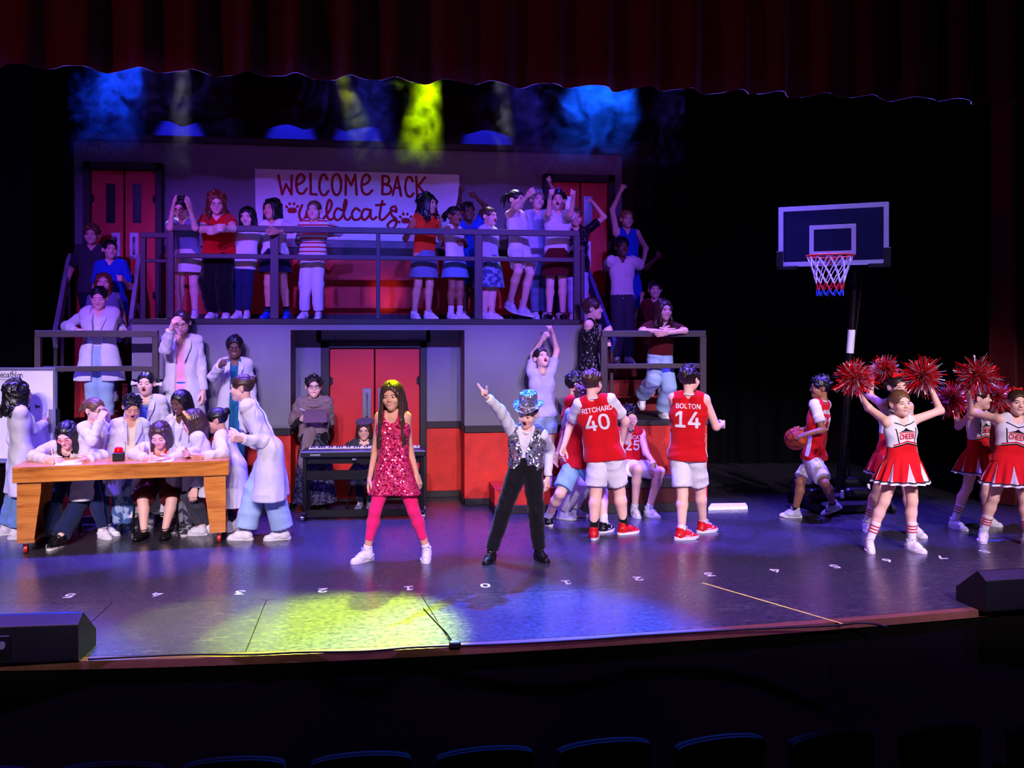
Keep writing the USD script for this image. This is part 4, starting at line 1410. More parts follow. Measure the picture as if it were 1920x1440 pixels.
def w_skirt(B, c, ln=.3, top=.06, flare=.09, pleats=0, pamp=.012, name='skirt', godet=None, band=None, stripe=None, waist=.125):
    """a hollow skirt of rings from the waist to the hem"""
    S, n, m = B.S, 144, 14
    t = np.linspace(0, 1, m)
    a = np.linspace(0, 2 * PI, n, endpoint=False)
    kn = (B.J['knr'] + B.J['knl']) / 2 - B.pel

    def pos(x, a, off=0.0):
        x, a = np.broadcast_arrays(np.asarray(x, float), np.asarray(a, float))
        wx = (waist + .028 * np.minimum(1, x * 3) + flare * x ** 1.1) * S * B.b + off
        wy = (waist * .82 + .028 * np.minimum(1, x * 3) + flare * .95 * x ** 1.1) * S * B.b + off
        w = 1 + (pamp * np.sin(a * pleats) + .3 * pamp * np.sin(a * 5 + 1)) * x / .12
        c0 = B.pel + B.u * top * S * (1 - x)[..., None] + np.array([0, 0, -1.0]) * (ln * x)[..., None] * S + np.array([kn[0], kn[1], 0]) * .45 * x[..., None]
        return c0 + (wx * w * np.cos(a))[..., None] * B.hl + (wy * w * np.sin(a))[..., None] * B.hf

    def strip(xs, lo, hi, k, off, thick=.006):
        """a curved sheet over the rows xs, between the angles lo and hi of each row"""
        xs = np.asarray(xs, float)
        A = lo[:, None] + (hi - lo)[:, None] * np.linspace(0, 1, k)[None]
        V0, V1 = pos(xs[:, None], A, off), pos(xs[:, None], A, off - thick)
        r, kk = A.shape
        i, j = np.meshgrid(np.arange(r - 1), np.arange(kk - 1), indexing='ij')
        q = np.stack([i * kk + j, i * kk + j + 1, (i + 1) * kk + j + 1, (i + 1) * kk + j], -1).reshape(-1, 4)
        N = r * kk
        b = np.concatenate([np.arange(kk), np.arange(1, r) * kk + kk - 1, (r - 1) * kk + np.arange(kk - 2, -1, -1), np.arange(r - 2, 0, -1) * kk])
        e = np.stack([b, b + N, np.roll(b, -1) + N, np.roll(b, -1)], -1)
        F_ = np.vstack([q, q[:, ::-1] + N, e])
        F_ = np.vstack([F_[:, [0, 1, 2]], F_[:, [0, 2, 3]]])
        mm = trimesh.Trimesh(np.vstack([V0.reshape(-1, 3), V1.reshape(-1, 3)]), F_[:, ::-1], process=False)
        return mm
    z = np.zeros(m)
    p = part(B.T, name, strip(t, z, z + 2 * PI, n + 1, 0), fabric(c), smooth=40)
    if godet:
        for g in range(pleats // 2):
            mid = (g * 2 + .5) * 2 * PI / pleats
            xs = np.linspace(.3, .93, 7)
            w = .005 + (xs - .3) * .21
            part(p, 'godet', strip(xs, mid - w, mid + w, 5, .004, .003), fabric(godet), smooth=40)
    if band:
        xs = np.array([.92, 1.005])
        part(p, 'hem_band', strip(xs, z[:2], z[:2] + 2 * PI, n + 1, .003, .009), fabric(band), smooth=40)
    if stripe:
        part(p, 'hem_stripe', tube(pos(np.full(n, .915), a, .005), .0055, 5, closed=True), fabric(stripe), smooth=True)
    return p


def w_dress(B, c, ln=.32, scoop=.04, flare=.02, o=.012, name='dress'):
    S = B.S
    pr = B.torso(o)
    pr = pr[:6] + [(a, a + (b - a) * .5, ra * .8, rb * .55, k, q, w) for a, b, ra, rb, k, q, w in pr[6:]]
    kn = (B.J['knr'] + B.J['knl']) / 2 - B.pel
    e = unit(kn * .35 + unit(-B.u) * .3)
    pr += [(B.pel + B.hl * g * .06 * S * B.b, B.pel + B.hl * g * (.078 + flare) * S + e * (ln + .05) * S, .09 * S * B.b + o, (.092 + flare) * S * B.b + o, .06, B.hf, .85) for g in (-1, 1)]
    f = prims_field(pr, .0085)
    f.folds(.0016, NPERSON, 60, (0, 0, 1))
    f.cut(B.pel + e * ln * S, e)
    neckhole(B, f, scoop + .03, .066)
    B.top = f.mesh()
    return part(B.T, name, B.top, fabric(c), smooth=True)


def w_glasses(B, c='black'):
    a = np.linspace(0, 2 * PI, 20, endpoint=False)
    ms = []
    for s in (-1, 1):
        ms.append(tube(np.stack([s * .033 + .0225 * np.cos(a), -.1 + .012 * np.cos(a) * s * 0, .0 + .0175 * np.sin(a)], 1), .0021, 6, closed=True))
        ms.append(tube([(s * .055, -.099, .003), (s * .073, -.08, .004), (s * .079, .0, .004), (s * .078, .02, -.004)], .002, 5))
    ms.append(tube([(-.0105, -.1, .003), (0, -.103, .006), (.0105, -.1, .003)], .0021, 5))
    return part(B.T, 'glasses', B.place(cat(ms)), mat('frame_' + c, COL[c], rough=.3, var=0), smooth=True)


def on_cloth(B, m, o, x, y, lift=.004, base=None):
    """lays a flat mesh (in x, y, thickness z) on a garment: o its origin, x and y its directions"""
    from scipy.spatial import cKDTree
    g = base if base is not None else B.top
    x, y = unit(x), unit(np.asarray(y, float) - unit(x) * (unit(x) @ y))
    n = np.cross(x, y)
    V = np.asarray(g.vertices)
    nrm = np.zeros_like(V)
    F_ = np.asarray(g.faces)
    fn = np.cross(V[F_[:, 1]] - V[F_[:, 0]], V[F_[:, 2]] - V[F_[:, 0]])
    for k in range(3):
        np.add.at(nrm, F_[:, k], fn)
    ok = (nrm @ n) > 0.15 * np.linalg.norm(nrm, axis=1)
    q = V[ok] - o
    tr = cKDTree(np.stack([q @ x, q @ y], 1))
    m = m.copy()
    v, f_ = trimesh.remesh.subdivide_to_size(m.vertices, m.faces, .022, max_iter=6)
    dd, ii = tr.query(v[:, :2], k=5)
    hgt = q @ n
    w = 1 / (dd + .003)
    hh = (hgt[ii] * w).sum(1) / w.sum(1)
    P = o + v[:, :1] * x + v[:, 1:2] * y + (hh + lift + v[:, 2])[:, None] * n
    return trimesh.Trimesh(P, f_, process=False)


def w_text(B, txt, h, up=.7, c='white', back=True, dx=0.0, bold=True, wide=1.0, base=None, out=None):
    """lettering across the back or the chest, centred, at a share of the torso's height"""
    tm = meshkit.text_mesh(txt, h * B.S, .0015, bold)
    tm.vertices[:, 0] = (tm.vertices[:, 0] - tm.bounds[:, 0].mean()) * wide
    tm.vertices[:, 1] -= h * B.S / 2
    x = -B.s if back else B.s
    o = B.pel + B.u * up * B.L + B.s * dx * B.S
    p = part(B.T, 'lettering', on_cloth(B, tm, o, x, B.u, base=base), fabric(c))
    return p


def w_patch(B, poly, up, c, back=False, name='trim', dx=0.0, lift=.003, base=None):
    pm = extr(poly, .0015)
    x = -B.s if back else B.s
    return part(B.T, name, on_cloth(B, pm, B.pel + B.u * up * B.L + B.s * dx * B.S, x, B.u, lift, base), fabric(c))


def w_collar(B, c, r=.011, drop=.0, rad=.06):
    a = np.linspace(0, 2 * PI, 26, endpoint=False)
    S = B.S
    pts = np.array([B.nk + B.u * (.006 - .03 * max(0, math.cos(x)) - drop * max(0, math.cos(x)) ** 2) * S + B.s * rad * S * math.sin(x) + B.f * (.056 * math.cos(x) - .004) * S for x in a])
    return part(B.T, 'collar', tube(pts, r * S, 7, closed=True), fabric(c), smooth=True)


def w_hat(B, m):
    a = np.linspace(0, 2 * PI, 48, endpoint=False)
    prof = [(0, .185), (.07, .183), (.082, .176), (.083, .165), (.088, .11), (.094, .07), (.1, .062), (.125, .056), (.142, .058), (.144, .062), (.142, .065), (.12, .062), (.097, .07), (.09, .09), (0, .09)]
    h = lathe(prof, 56)
    h.apply_scale((1, 1.15, 1))
    v = h.vertices
    v[:, 2] += np.where(np.hypot(v[:, 0], v[:, 1]) > .1, (v[:, 0] / .14) ** 2 * .022 - (v[:, 1] < 0) * (v[:, 1] / .16) ** 2 * .012, 0)
    v[:, 1] += .012
    h.vertices[:, :2] *= .9
    h.apply_transform(trimesh.transformations.rotation_matrix(.02, (1, 0, 0)))
    h.apply_translation((0, 0, .012))
    p = part(B.T, 'hat', B.place(h), m, smooth=True)
    b = tube(np.stack([.09 * np.cos(a), .012 + .103 * np.sin(a), .088 + 0 * a], 1), .006, 6, closed=True)
    part(p, 'hat_band', B.place(b), fabric('silver'), smooth=True)


def w_headband(B, c):
    a = np.linspace(-1.45, 1.45, 16)
    p = np.stack([.088 * np.sin(a), -.012 - .03 * np.cos(a), .03 + .09 * np.cos(a)], 1)
    part(B.T, 'headband', B.place(cat([tube(p, .0085, 8), tube(p + (0, .012, 0.002), .0085, 8)])), fabric(c), smooth=True)


def w_bow(B, c, at=(0, .02, .115), s=1.0, spread=(1, 0, 0)):
    ms = []
    x = unit(spread)
    for g in (-1, 1):
        q = np.array([np.array(at) + x * g * .006 + np.array((0, 0, .01)), np.array(at) + x * g * .006 - np.array((0, 0, .01)), np.array(at) + x * g * .055 * s + np.array((0, .0, .034 * s)), np.array(at) + x * g * .06 * s - np.array((0, 0, .022 * s))])
        q = np.vstack([q + (0, .012, 0), q - (0, .012, 0)])
        ms.append(trimesh.convex.convex_hull(q))
    ms.append(trimesh.creation.icosphere(2, .014).apply_translation(at))
    part(B.T, 'hair_bow', B.place(cat(ms)), fabric(c))


def w_beret(B, c):
    f = Field((-.15, -.15, .0), (.15, .16, .2), .006)
    f.ell((.008, .02, .105), (.118, .125, .034), 0)
    f.ell((0, .012, .075), (.093, .108, .04), .02)
    f.cap((.01, .02, .14), (.012, .02, .155), .005, .004, .006)
    f.cut((0, 0, .062), (0, -.2, -1))
    p = part(B.T, 'beret', B.place(f.mesh()), fabric(c), smooth=True)


def w_watch(B, cc, c='black'):
    a, e = B.J['wr' + cc], B.J['el' + cc]
    d = unit(a - e)
    x = unit(np.cross(d, [.3, 1, .2]))
    y = np.cross(d, x)
    g = np.linspace(0, 2 * PI, 18, endpoint=False)
    part(B.T, 'wristband', tube(a - d * .03 + .029 * B.S * (np.cos(g)[:, None] * x + np.sin(g)[:, None] * y), .006, 6, closed=True), fabric(c), smooth=True)


def w_vest(B, m):
    S, L = B.S, B.L
    pr = B.torso(.026)
    pr = pr[:6] + [(a, a + (b - a) * .55, ra, rb * .8, k, q, w) for a, b, ra, rb, k, q, w in pr[6:]]
    f = prims_field(pr, .0085)
    sd, fd, up = f.lin(B.pel, B.s), f.lin(B.pel, B.f), f.lin(B.pel, B.u) / L
    w = np.interp(np.clip(up, -1, 1.2), [-.3, .12, .4, .98], [.11 * S, .035 * S, .012 * S, .075 * S])
    f.d = np.maximum(f.d, -np.maximum(np.abs(sd) - w, -(fd - .01))).astype(np.float32)
    # points at the front hem
    low = (up - .1) * L + np.clip(.09 - np.abs(np.abs(sd) - .075 * S), 0, .09) * .9 * (fd > 0)
    f.d = np.maximum(f.d, -low).astype(np.float32)
    neckhole(B, f, .03, .06)
    g = f.mesh()
    p = part(B.T, 'waistcoat', g, m, smooth=True)


def w_cheer(B, sign='CHEER'):
    """sleeveless cheer top: white yoke, red body under a chevron, black and red piping, lettering on the chest"""
    S, L = B.S, B.L

    def base(o, sel):
        pr = B.torso(o)
        pr = pr[:6] + [(a, a + (b - a) * .6, ra, rb * .86, k, q, w) for a, b, ra, rb, k, q, w in pr[6:]]
        pr += [(B.pel + B.hl * g * .055 * S, B.pel + B.hl * g * .055 * S - B.u * .06 * S, .086 * S + o, .09 * S + o, .04, B.f, .85) for g in (-1, 1)]
        f = prims_field(pr, .0085)
        f.folds(.0012, NPERSON + 9, 30)
        sd, up = f.lin(B.pel, B.s), f.lin(B.pel, B.u)
        chev = up - .42 * L + .26 * np.abs(sd)
        f.d = np.maximum(f.d, -chev if sel else chev).astype(np.float32)
        neckhole(B, f, .035, .062)
        f.cut(B.pel - B.u * .015 * S, -B.u)
        return f.mesh()
    up_, lo_ = base(.0135, True), base(.012, False)
    B.top = cat([up_, lo_])
    p = part(B.T, 'top', up_, fabric('white'), smooth=True)
    part(p, 'midriff', lo_, fabric('red'), smooth=True)

    def chevl(z, w, lx=.118):
        return LineString([(-lx, z - .26 * lx), (0, z), (lx, z - .26 * lx)]).buffer(w, cap_style=2)
    for back in (False, True):
        w_patch(B, chevl(0, .0055), .42, 'black', back, 'piping')
        w_patch(B, chevl(.018, .005), .42, 'red', back, 'piping')
        for g in (-1, 1):
            w_patch(B, LineString([(g * .075, .0), (g * .088, .06), (g * .1, .13)]).buffer(.0035), .42, 'black', back, 'piping')
        w_patch(B, LineString([(-.1, .185), (-.045, .165), (0, .15), (.045, .165), (.1, .185)]).buffer(.0035), .42, 'black', back, 'piping')
    w_patch(B, Polygon([(-.072, .1), (-.02, .118), (0, .135), (.02, .118), (.072, .1), (.02, .103), (-.02, .103)]), .42, 'black', False, 'chest_badge')
    w_patch(B, LineString([(-.076, .094), (.076, .094)]).buffer(.003), .42, 'red', False, 'piping')
    tm = meshkit.text_mesh(sign, .046 * S, .0015, True)
    tm.vertices[:, 0] = (tm.vertices[:, 0] - tm.bounds[:, 0].mean()) * .72
    o = B.pel + B.u * (.42 * L + .038 * S)
    part(B.T, 'lettering', on_cloth(B, tm, o, B.s, B.u, .004), fabric('red'))
    for cc in 'rl':
        a, b = B.J['sh' + cc], B.J['el' + cc]
        sg = -1 if cc == 'r' else 1
        x = B.s * sg
        c0 = B.nk + B.u * .93 * 0 + (a - B.nk) * .72
        g = np.linspace(0, 2 * PI, 24, endpoint=False)
        y = unit(np.cross(x, B.u))
        # armhole piping
        part(B.T, 'piping', tube(c0 - B.u * .018 * S + .062 * S * (np.cos(g)[:, None] * B.u + np.sin(g)[:, None] * B.f * .85), .005, 6, closed=True), fabric('red'), smooth=True)


def w_jersey(B, txt=None, num=None, back=True, hem=-.02, tee=True, c='jersey', sleeves='white', sl=.4, numh=.13, txth=.04):
    if tee:
        w_top(B, sleeves, sl=sl, hem=.0, o=.01, slo=.016, name='undershirt')
    w_top(B, c, hem=hem, o=.024, sleeveless=True, name='jersey', amp=.0035, flare=.006)
    w_collar(B, 'white', .009)
    if num:
        w_text(B, num, numh, .62, 'white', back)
    if txt:
        w_text(B, txt, txth, .83, 'white', back, wide=.95)
    # white side panels
    for g in (-1, 1):
        x = B.f if g > 0 else -B.f
        pm = extr(LineString([(0, -.1), (.005, .12)]).buffer(.022, cap_style=2), .0015)
        part(B.T, 'side_panel', on_cloth(B, pm, B.pel + B.u * .2 * B.L, -B.f * g, B.u, .002), fabric('white'))


WEAR = {k[2:]: v for k, v in list(globals().items()) if k.startswith('w_')}

# ---------------------------------------------------------------- things on the stage
paperm = mat('paper_white', (.93, .93, .94), rough=.7, var=.02, scale=3)
bannerm = mat('banner_paper', (.92, .92, .95), rough=.75, var=.03, scale=2, bump=.3, bscale=6)
redpaint = mat('banner_red', (.66, .02, .06), rough=.7, var=.08)

# the banner
c0, c1, c2, c3 = [at_y(px, py, YU - .012) for px, py in ((478, 316.5), (861, 328), (863, 455), (480, 446))]
nx, ny = 60, 24
u, v = np.meshgrid(np.linspace(0, 1, nx), np.linspace(0, 1, ny))


def bpoint(u, v):
    p = ((1 - u) * (1 - v))[..., None] * c0 + (u * (1 - v))[..., None] * c1 + (u * v)[..., None] * c2 + ((1 - u) * v)[..., None] * c3
    w = .006 * np.sin(u * 23 + 2 * np.sin(v * 5)) * np.sin(v * 9 + u * 4)
    p[..., 1] -= .004 + np.abs(w)
    return p


g = bpoint(u, v)
V = np.concatenate([g.reshape(-1, 3), g.reshape(-1, 3) + (0, .003, 0)])
i, j = np.meshgrid(np.arange(ny - 1), np.arange(nx - 1), indexing='ij')
q = np.stack([i * nx + j, (i + 1) * nx + j, (i + 1) * nx + j + 1, i * nx + j + 1], -1).reshape(-1, 4)
q = np.vstack([q, q[:, ::-1] + nx * ny])
ban = thing('banner', 'long white paper banner painted with a red welcome greeting on the upper wall', 'banner', c0)
part(ban, 'paper', trimesh.Trimesh(V - c0, np.vstack([q[:, [0, 1, 2]], q[:, [0, 2, 3]]]), process=False), bannerm, smooth=True)


def cubic(P, n=10):
    """a smooth line through hand-drawn points"""
    P = np.asarray(P, float)
    if len(P) < 3:
        return P
    Q = np.vstack([2 * P[0] - P[1], P, 2 * P[-1] - P[-2]])
    out = []
    for a, b, c, d in zip(Q[:-3], Q[1:-2], Q[2:-1], Q[3:]):
        t = np.linspace(0, 1, n, endpoint=False)[:, None]
        out.append(.5 * (2 * b + (c - a) * t + (2 * a - 5 * b + 4 * c - d) * t ** 2 + (3 * b - a - 3 * c + d) * t ** 3))
    return np.vstack(out + [P[-1:]])


el = lambda x, y, a, b: [(x + a * math.sin(t), y - b * math.cos(t)) for t in np.linspace(0, 2 * PI, 15)]
LET = [('W', [((238, 135), (268, 300)), ((268, 300), (303, 212)), ((303, 212), (348, 300)), ((348, 300), (352, 138))], 0),
       ('e', [((388, 222), (440, 196), (462, 160), (436, 126), (402, 150), (390, 222), (406, 282), (446, 294), (480, 252))], 1),
       ('L', [((515, 122), (514, 298)), ((514, 298), (566, 302))], 0), ('C', [((660, 168), (638, 130), (606, 150), (590, 235), (606, 296), (640, 306), (668, 272))], 1),
       ('O', [el(740, 216, 40, 92)], 1), ('M', [((818, 305), (824, 132)), ((824, 132), (868, 222)), ((868, 222), (905, 130)), ((905, 130), (914, 302))], 0),
       ('e', [((958, 222), (1012, 200), (1032, 158), (1004, 128), (972, 156), (958, 230), (974, 290), (1014, 302), (1052, 268))], 1),
       ('B', [((1140, 300), (1146, 138)), ((1146, 140), (1188, 146), (1204, 178), (1190, 206), (1152, 214)), ((1152, 214), (1202, 226), (1220, 262), (1198, 298), (1140, 300))], 1),
       ('A', [((1232, 306), (1276, 146)), ((1276, 146), (1306, 314)), ((1252, 244), (1298, 246))], 0), ('C', [((1412, 188), (1392, 152), (1362, 164), (1345, 240), (1360, 308), (1392, 322), (1416, 296))], 1),
       ('K', [((1444, 146), (1450, 324)), ((1522, 154), (1454, 236)), ((1462, 230), (1524, 302))], 0),
       ('w', [((438, 395), (412, 462), (424, 518), (462, 510), (484, 440), (490, 505), (524, 518), (556, 470), (560, 420))], 1), ('i', [((585, 440), (578, 500), (600, 522), (622, 512))], 1),
       ('l', [((622, 512), (678, 440), (694, 378), (672, 352), (650, 420), (656, 500), (682, 524), (708, 508))], 1),
       ('d', [((784, 440), (742, 426), (714, 480), (736, 526), (782, 498), (822, 392), (816, 350), (798, 420), (804, 500), (834, 524), (862, 500))], 1),
       ('c', [((940, 446), (906, 424), (872, 466), (884, 520), (928, 520), (958, 492))], 1), ('a', [((1026, 438), (980, 434), (954, 486), (978, 526), (1018, 492), (1036, 440), (1034, 500), (1056, 522), (1084, 502))], 1),
       ('t', [((1140, 362), (1122, 440), (1114, 510), (1140, 526), (1180, 492)), ((1084, 398), (1162, 390))], 1),
       ('s', [((1180, 492), (1222, 446), (1262, 456), (1252, 410), (1216, 424), (1220, 484), (1262, 524), (1248, 584), (1206, 604), (1184, 572), (1228, 532), (1288, 546))], 1)]
crop = lambda p: np.stack([np.asarray(p)[:, 0] / 4.683 + 470, np.asarray(p)[:, 1] / 4.683 + 300], 1)


def on_banner(poly, name, lab=None):
    """a painted shape in picture pixels, laid on the banner"""
    tri = extr(poly, 1.0)
    v, f_ = trimesh.remesh.subdivide_to_size(tri.vertices, tri.faces, 8, max_iter=6)
    uu, top = (v[:, 0] - 478) / 383, 316.5 + (v[:, 0] - 478) * .030
    vv = (v[:, 1] - top) / 128.0
    P = bpoint(uu, vv)
    P[:, 1] -= .002 + .0012 * v[:, 2]
    m = trimesh.Trimesh(P - c0, f_[:, ::-1], process=False)
    part(ban, name, m, redpaint)


for ch, strokes, sm in LET:
    ps = [LineString(cubic(crop(s)) if sm and len(s) > 2 else crop(s)).buffer(2.35) for s in strokes]
    on_banner(unary_union(ps), 'letter')
for cx, cy in ((545, 392), (757, 412)):
    sh = unary_union([LineString([(cx - 3.5, cy + 2), (cx + 3.5, cy + 2)]).buffer(5.2)] + [LineString([(cx + dx, cy + dy), (cx + dx * 1.1, cy + dy - 1.4)]).buffer(2.3) for dx, dy in ((-9.5, -4), (-4, -9.5), (3.5, -9.5), (9.5, -4.5))])
    on_banner(sh, 'paw_print')

# work table on casters
tl, tr_ = c2w(on_floor(42, 1040)), c2w(on_floor(409, 1019))
tx = unit(tr_ - tl)
ty = np.array([-tx[1], tx[0], 0])
TW, TD, TZ = np.linalg.norm(tr_ - tl) + .17, .58, .765
TO = tl - tx * .075 - ty * .03
TANG = math.degrees(math.atan2(tx[1], tx[0]))
pine = usdkit.material(stage, '/World/Looks/varnished_pine', {
    'co': ('texture_coordinate', {}), 'm': ('mapping', {'scale': (1.2, 9, 9)}), 'n': ('noise_texture', {'scale': 2.2, 'detail': 5.0, 'roughness': .6, 'distortion': .8}),
    'r': ('rgb_ramp', {'ramp': [(.3, tuple(lin((.62, .33, .10)))), (.5, tuple(lin((.80, .48, .17)))), (.72, tuple(lin((.87, .58, .25))))]}), 'p': ('principled_bsdf', {'roughness': .32, 'coat_weight': .25})},
    [('co.object', 'm.vector'), ('m.vector', 'n.vector'), ('n.fac', 'r.fac'), ('r.color', 'p.base_color')], surface='p.BSDF')
tab = thing('work_table', 'long varnished pine table on red casters where two students sit writing', 'table', TO, TANG)
part(tab, 'tabletop', box(0, TW, 0, TD, TZ - .03, TZ, .004), pine)
part(tab, 'apron', box(.002, TW - .002, .004, .034, TZ - .14, TZ - .03, .003), pine)
part(tab, 'apron', box(.002, TW - .002, TD - .034, TD - .004, TZ - .14, TZ - .03, .003), pine)
for x in (.002, TW - .032):
    part(tab, 'apron', box(x, x + .03, .034, TD - .034, TZ - .14, TZ - .03, .003), pine)


def legpoly(s):
    w, w2 = .19, .135
    p = [(0, TZ - .14), (w, TZ - .14), (w, TZ - .22), (w2, .12), (0, .12)]
    return Polygon([(x if s > 0 else TW - x, z) for x, z in p])


for s in (1, -1):
    for y in (.036, TD - .066):
        part(tab, 'leg', extr(legpoly(s), .03, frame((.03 * s, y + .03, 0), (1, 0, 0), (0, 0, 1), (0, -1, 0))), pine)
    xa = .036 if s > 0 else TW - .066
    part(tab, 'side_board', box(xa, xa + .03, .06, TD - .07, .12, TZ - .14, .003), pine)
    xa = .03 if s > 0 else TW - .17
    part(tab, 'foot_board', box(xa, xa + .14, .04, TD - .04, .095, .122, .003), pine)
    for y in (.075, TD - .09):
        xc = .09 if s > 0 else TW - .09
        c = part(tab, 'caster', cat([box(xc - .03, xc + .03, y - .03, y + .03, .085, .096, .003), obox((xc - .019, y, .09), (xc - .019, y + .02, .037), .03, .004, (1, 0, 0)), obox((xc + .019, y, .09), (xc + .019, y + .02, .037), .03, .004, (1, 0, 0))]), steel)
        wh = trimesh.creation.cylinder(.037, .028, 28)
        wh.apply_transform(frame((xc, y + .02, .037), (0, 1, 0), (0, 0, 1), (1, 0, 0)))
        part(c, 'wheel', wh, mat('caster_red', (.75, .12, .08), rough=.4))
TL = lambda x, y, z=TZ: TO + tx * x + ty * y + np.array([0, 0, z])
# things on the table
bz = thing('buzzer', 'black game buzzer with round red button on the table', 'buzzer', TL((214 - 27) / 405 * TW, .2), TANG)
part(bz, 'box', box(-.048, .048, -.048, .048, 0, .075, .006), blackm)
dome = lathe([(0, .052), (.016, .05), (.03, .042), (.038, .028), (.041, .01), (.041, 0), (0, 0)], 32)
dome.apply_translation((0, 0, .075))
part(bz, 'button', dome, mat('buzzer_red', (.86, .03, .04), rough=.15, var=.02), smooth=40)
for px, dy, a, lab in ((122, .16, 8, 'white sheet of paper in front of the seated girl in glasses'), (300, .16, -6, 'white sheet of paper in front of the seated girl in the red dress')):
    pp = thing('paper_sheet', lab, 'paper', TL((px - 27) / 405 * TW, dy, TZ), TANG + a, group=None)
    part(pp, 'sheet', box(-.105, .105, -.14, .14, 0.0005, .0025), paperm)
    part(pp, 'sheet', box(-.1, .11, -.13, .15, .0026, .0042), paperm)


def pen(lab, a, b, c='cream'):
    a, b = np.asarray(a), np.asarray(b)
    t = thing('pencil', lab, 'pencil', a)
    d = unit(b - a)
    part(t, 'barrel', tube([d * .012, b - a], .0042, 6), fabric(c))
    part(t, 'tip', tube([(0, 0, 0), d * .006, d * .013], [.0008, .0022, .004], 6), blackm)
    return t


# chairs
def chair(name, lab, x, y, rz, group=None):
    t = thing(name, lab, 'chair', (x, y, 0), rz, group)
    part(t, 'seat', box(-.2, .2, -.2, .2, .425, .45, .01), blackm)
    bk = box(-.19, .19, .2, .222, .56, .82, .01)
    part(t, 'backrest', bk, blackm)
    for sx in (-1, 1):
        l1 = part(t, 'leg', tube([(sx * .185, -.17, .43), (sx * .2, -.215, .02)], .012, 8), darksteel, smooth=40)
        part(l1, 'glide', tube([(sx * .2, -.215, .025), (sx * .2, -.216, 0)], .016, 10), steel, smooth=40)
        l2 = part(t, 'leg', tube([(sx * .185, .23, .82), (sx * .19, .19, .44), (sx * .2, .235, .02)], .012, 8), darksteel, smooth=40)
        part(l2, 'glide', tube([(sx * .2, .235, .025), (sx * .2, .236, 0)], .016, 10), steel, smooth=40)
    part(t, 'crossbar', tube([(-.19, -.19, .2), (.19, -.19, .2)], .009, 8), darksteel, smooth=40)
    return t


# whiteboard on a stand
D = 9.05
a, b = c2w(ray(-150, 700, D + .02)), c2w(ray(101, 697, D - .1))
wx = unit((b - a) * (1, 1, 0))
wy = np.array([-wx[1], wx[0], 0])
o = np.array([a[0], a[1], 0])
W = np.linalg.norm((b - a)[:2])
Zt, Zb = EYE - (694 - VH) / FPX * D, EYE - (858 - VH) / FPX * D
wbt = thing('whiteboard', 'large rolling whiteboard with writing at the left edge of the stage', 'whiteboard', o, math.degrees(math.atan2(wx[1], wx[0])))
part(wbt, 'panel', box(0, W, .0, .02, Zb, Zt), mat('whiteboard_white', (.92, .90, .92), rough=.25, var=.02))
alu = mat('aluminium', (.62, .64, .68), rough=.35, metal=.7, var=.03)
part(wbt, 'frame', cat([box(-.02, W + .02, -.012, .03, Zt, Zt + .028, .004), box(-.02, W + .02, -.012, .03, Zb - .028, Zb, .004), box(-.02, .006, -.012, .03, Zb, Zt, .004), box(W - .006, W + .022, -.012, .03, Zb, Zt, .004)]), alu)
part(wbt, 'marker_tray', box(.1, W - .1, -.07, -.01, Zb - .04, Zb - .022, .004), alu)
for x in (.06, W - .06):
    st = part(wbt, 'stand', cat([box(x - .022, x + .022, .03, .06, .12, Zt - .25, .004), box(x - .025, x + .025, -.3, .38, .08, .125, .004), box(x + .0, x + .09, .0, .06, Zt - .62, Zt - .38, .004)]), darksteel)
    for y in (-.27, .35):
        wh = trimesh.creation.cylinder(.035, .025, 20)
        wh.apply_transform(frame((x, y, .036), (0, 1, 0), (0, 0, 1), (1, 0, 0)))
        part(st, 'wheel', wh, blackm)
part(wbt, 'modesty_cloth', box(.0, W - .03, .015, .024, .14, Zb - .03), blackcl)
ink = mat('marker_ink', (.06, .06, .08), rough=.5, var=0)
pxx = lambda px: (px + 150) / 251 * W


def boardtext(txt, px0, py, h, name='lettering'):
    tm = meshkit.text_mesh(txt, h, .0012)
    tm.vertices[:, 0] *= .95
    tm.vertices[:, 0] += tm.vertices[:, 1] * .12
    tm.apply_transform(frame((pxx(px0), -.0005, EYE - (py - VH) / FPX * D), (1, 0, 0), (0, 0, 1), (0, -1, 0)))
    part(wbt, name, tm, ink)


GL = {'D': ([(0, 0), (0, 1)], [(0, 1), (.5, .85), (.55, .3), (0, 0)], .75), 'e': ([(0, .28), (.4, .34), (.3, .55), (.05, .4), (.1, .05), (.42, .08)], .5), 'c': ([(.38, .48), (.12, .5), (.02, .2), (.15, .0), (.42, .08)], .5),
      'a': ([(.38, .5), (.1, .48), (.03, .12), (.25, .02), (.38, .45), (.4, .05), (.5, .02)], .56), 't': ([(.2, .9), (.18, .1), (.36, .02)], [(0, .62), (.38, .64)], .44), 'h': ([(.02, 1), (.0, 0)], [(.0, .3), (.2, .52), (.34, .35), (.36, 0)], .5),
      'l': ([(.04, 1), (.02, .1), (.12, .0)], .24), 'o': ([(.22, .5), (.02, .3), (.14, 0), (.38, .15), (.34, .45), (.2, .5)], .5), 'n': ([(.0, .5), (.02, 0)], [(.02, .3), (.2, .52), (.34, .35), (.36, 0)], .5), 'i': ([(.05, .5), (.04, .02)], [(.06, .7), (.07, .73)], .2)}


def boardscript(txt, px0, py, h):
    x, z = pxx(px0), EYE - (py - VH) / FPX * D
    for c in txt:
        *st, adv = GL[c]
        ps = unary_union([LineString(np.array(cubic(q)) * h + (x, z)).buffer(.0028) for q in st])
        part(wbt, 'letter', extr(ps, .0012, frame((0, -.0005, 0), (1, 0, 0), (0, 0, 1), (0, -1, 0))), ink)
        x += adv * h


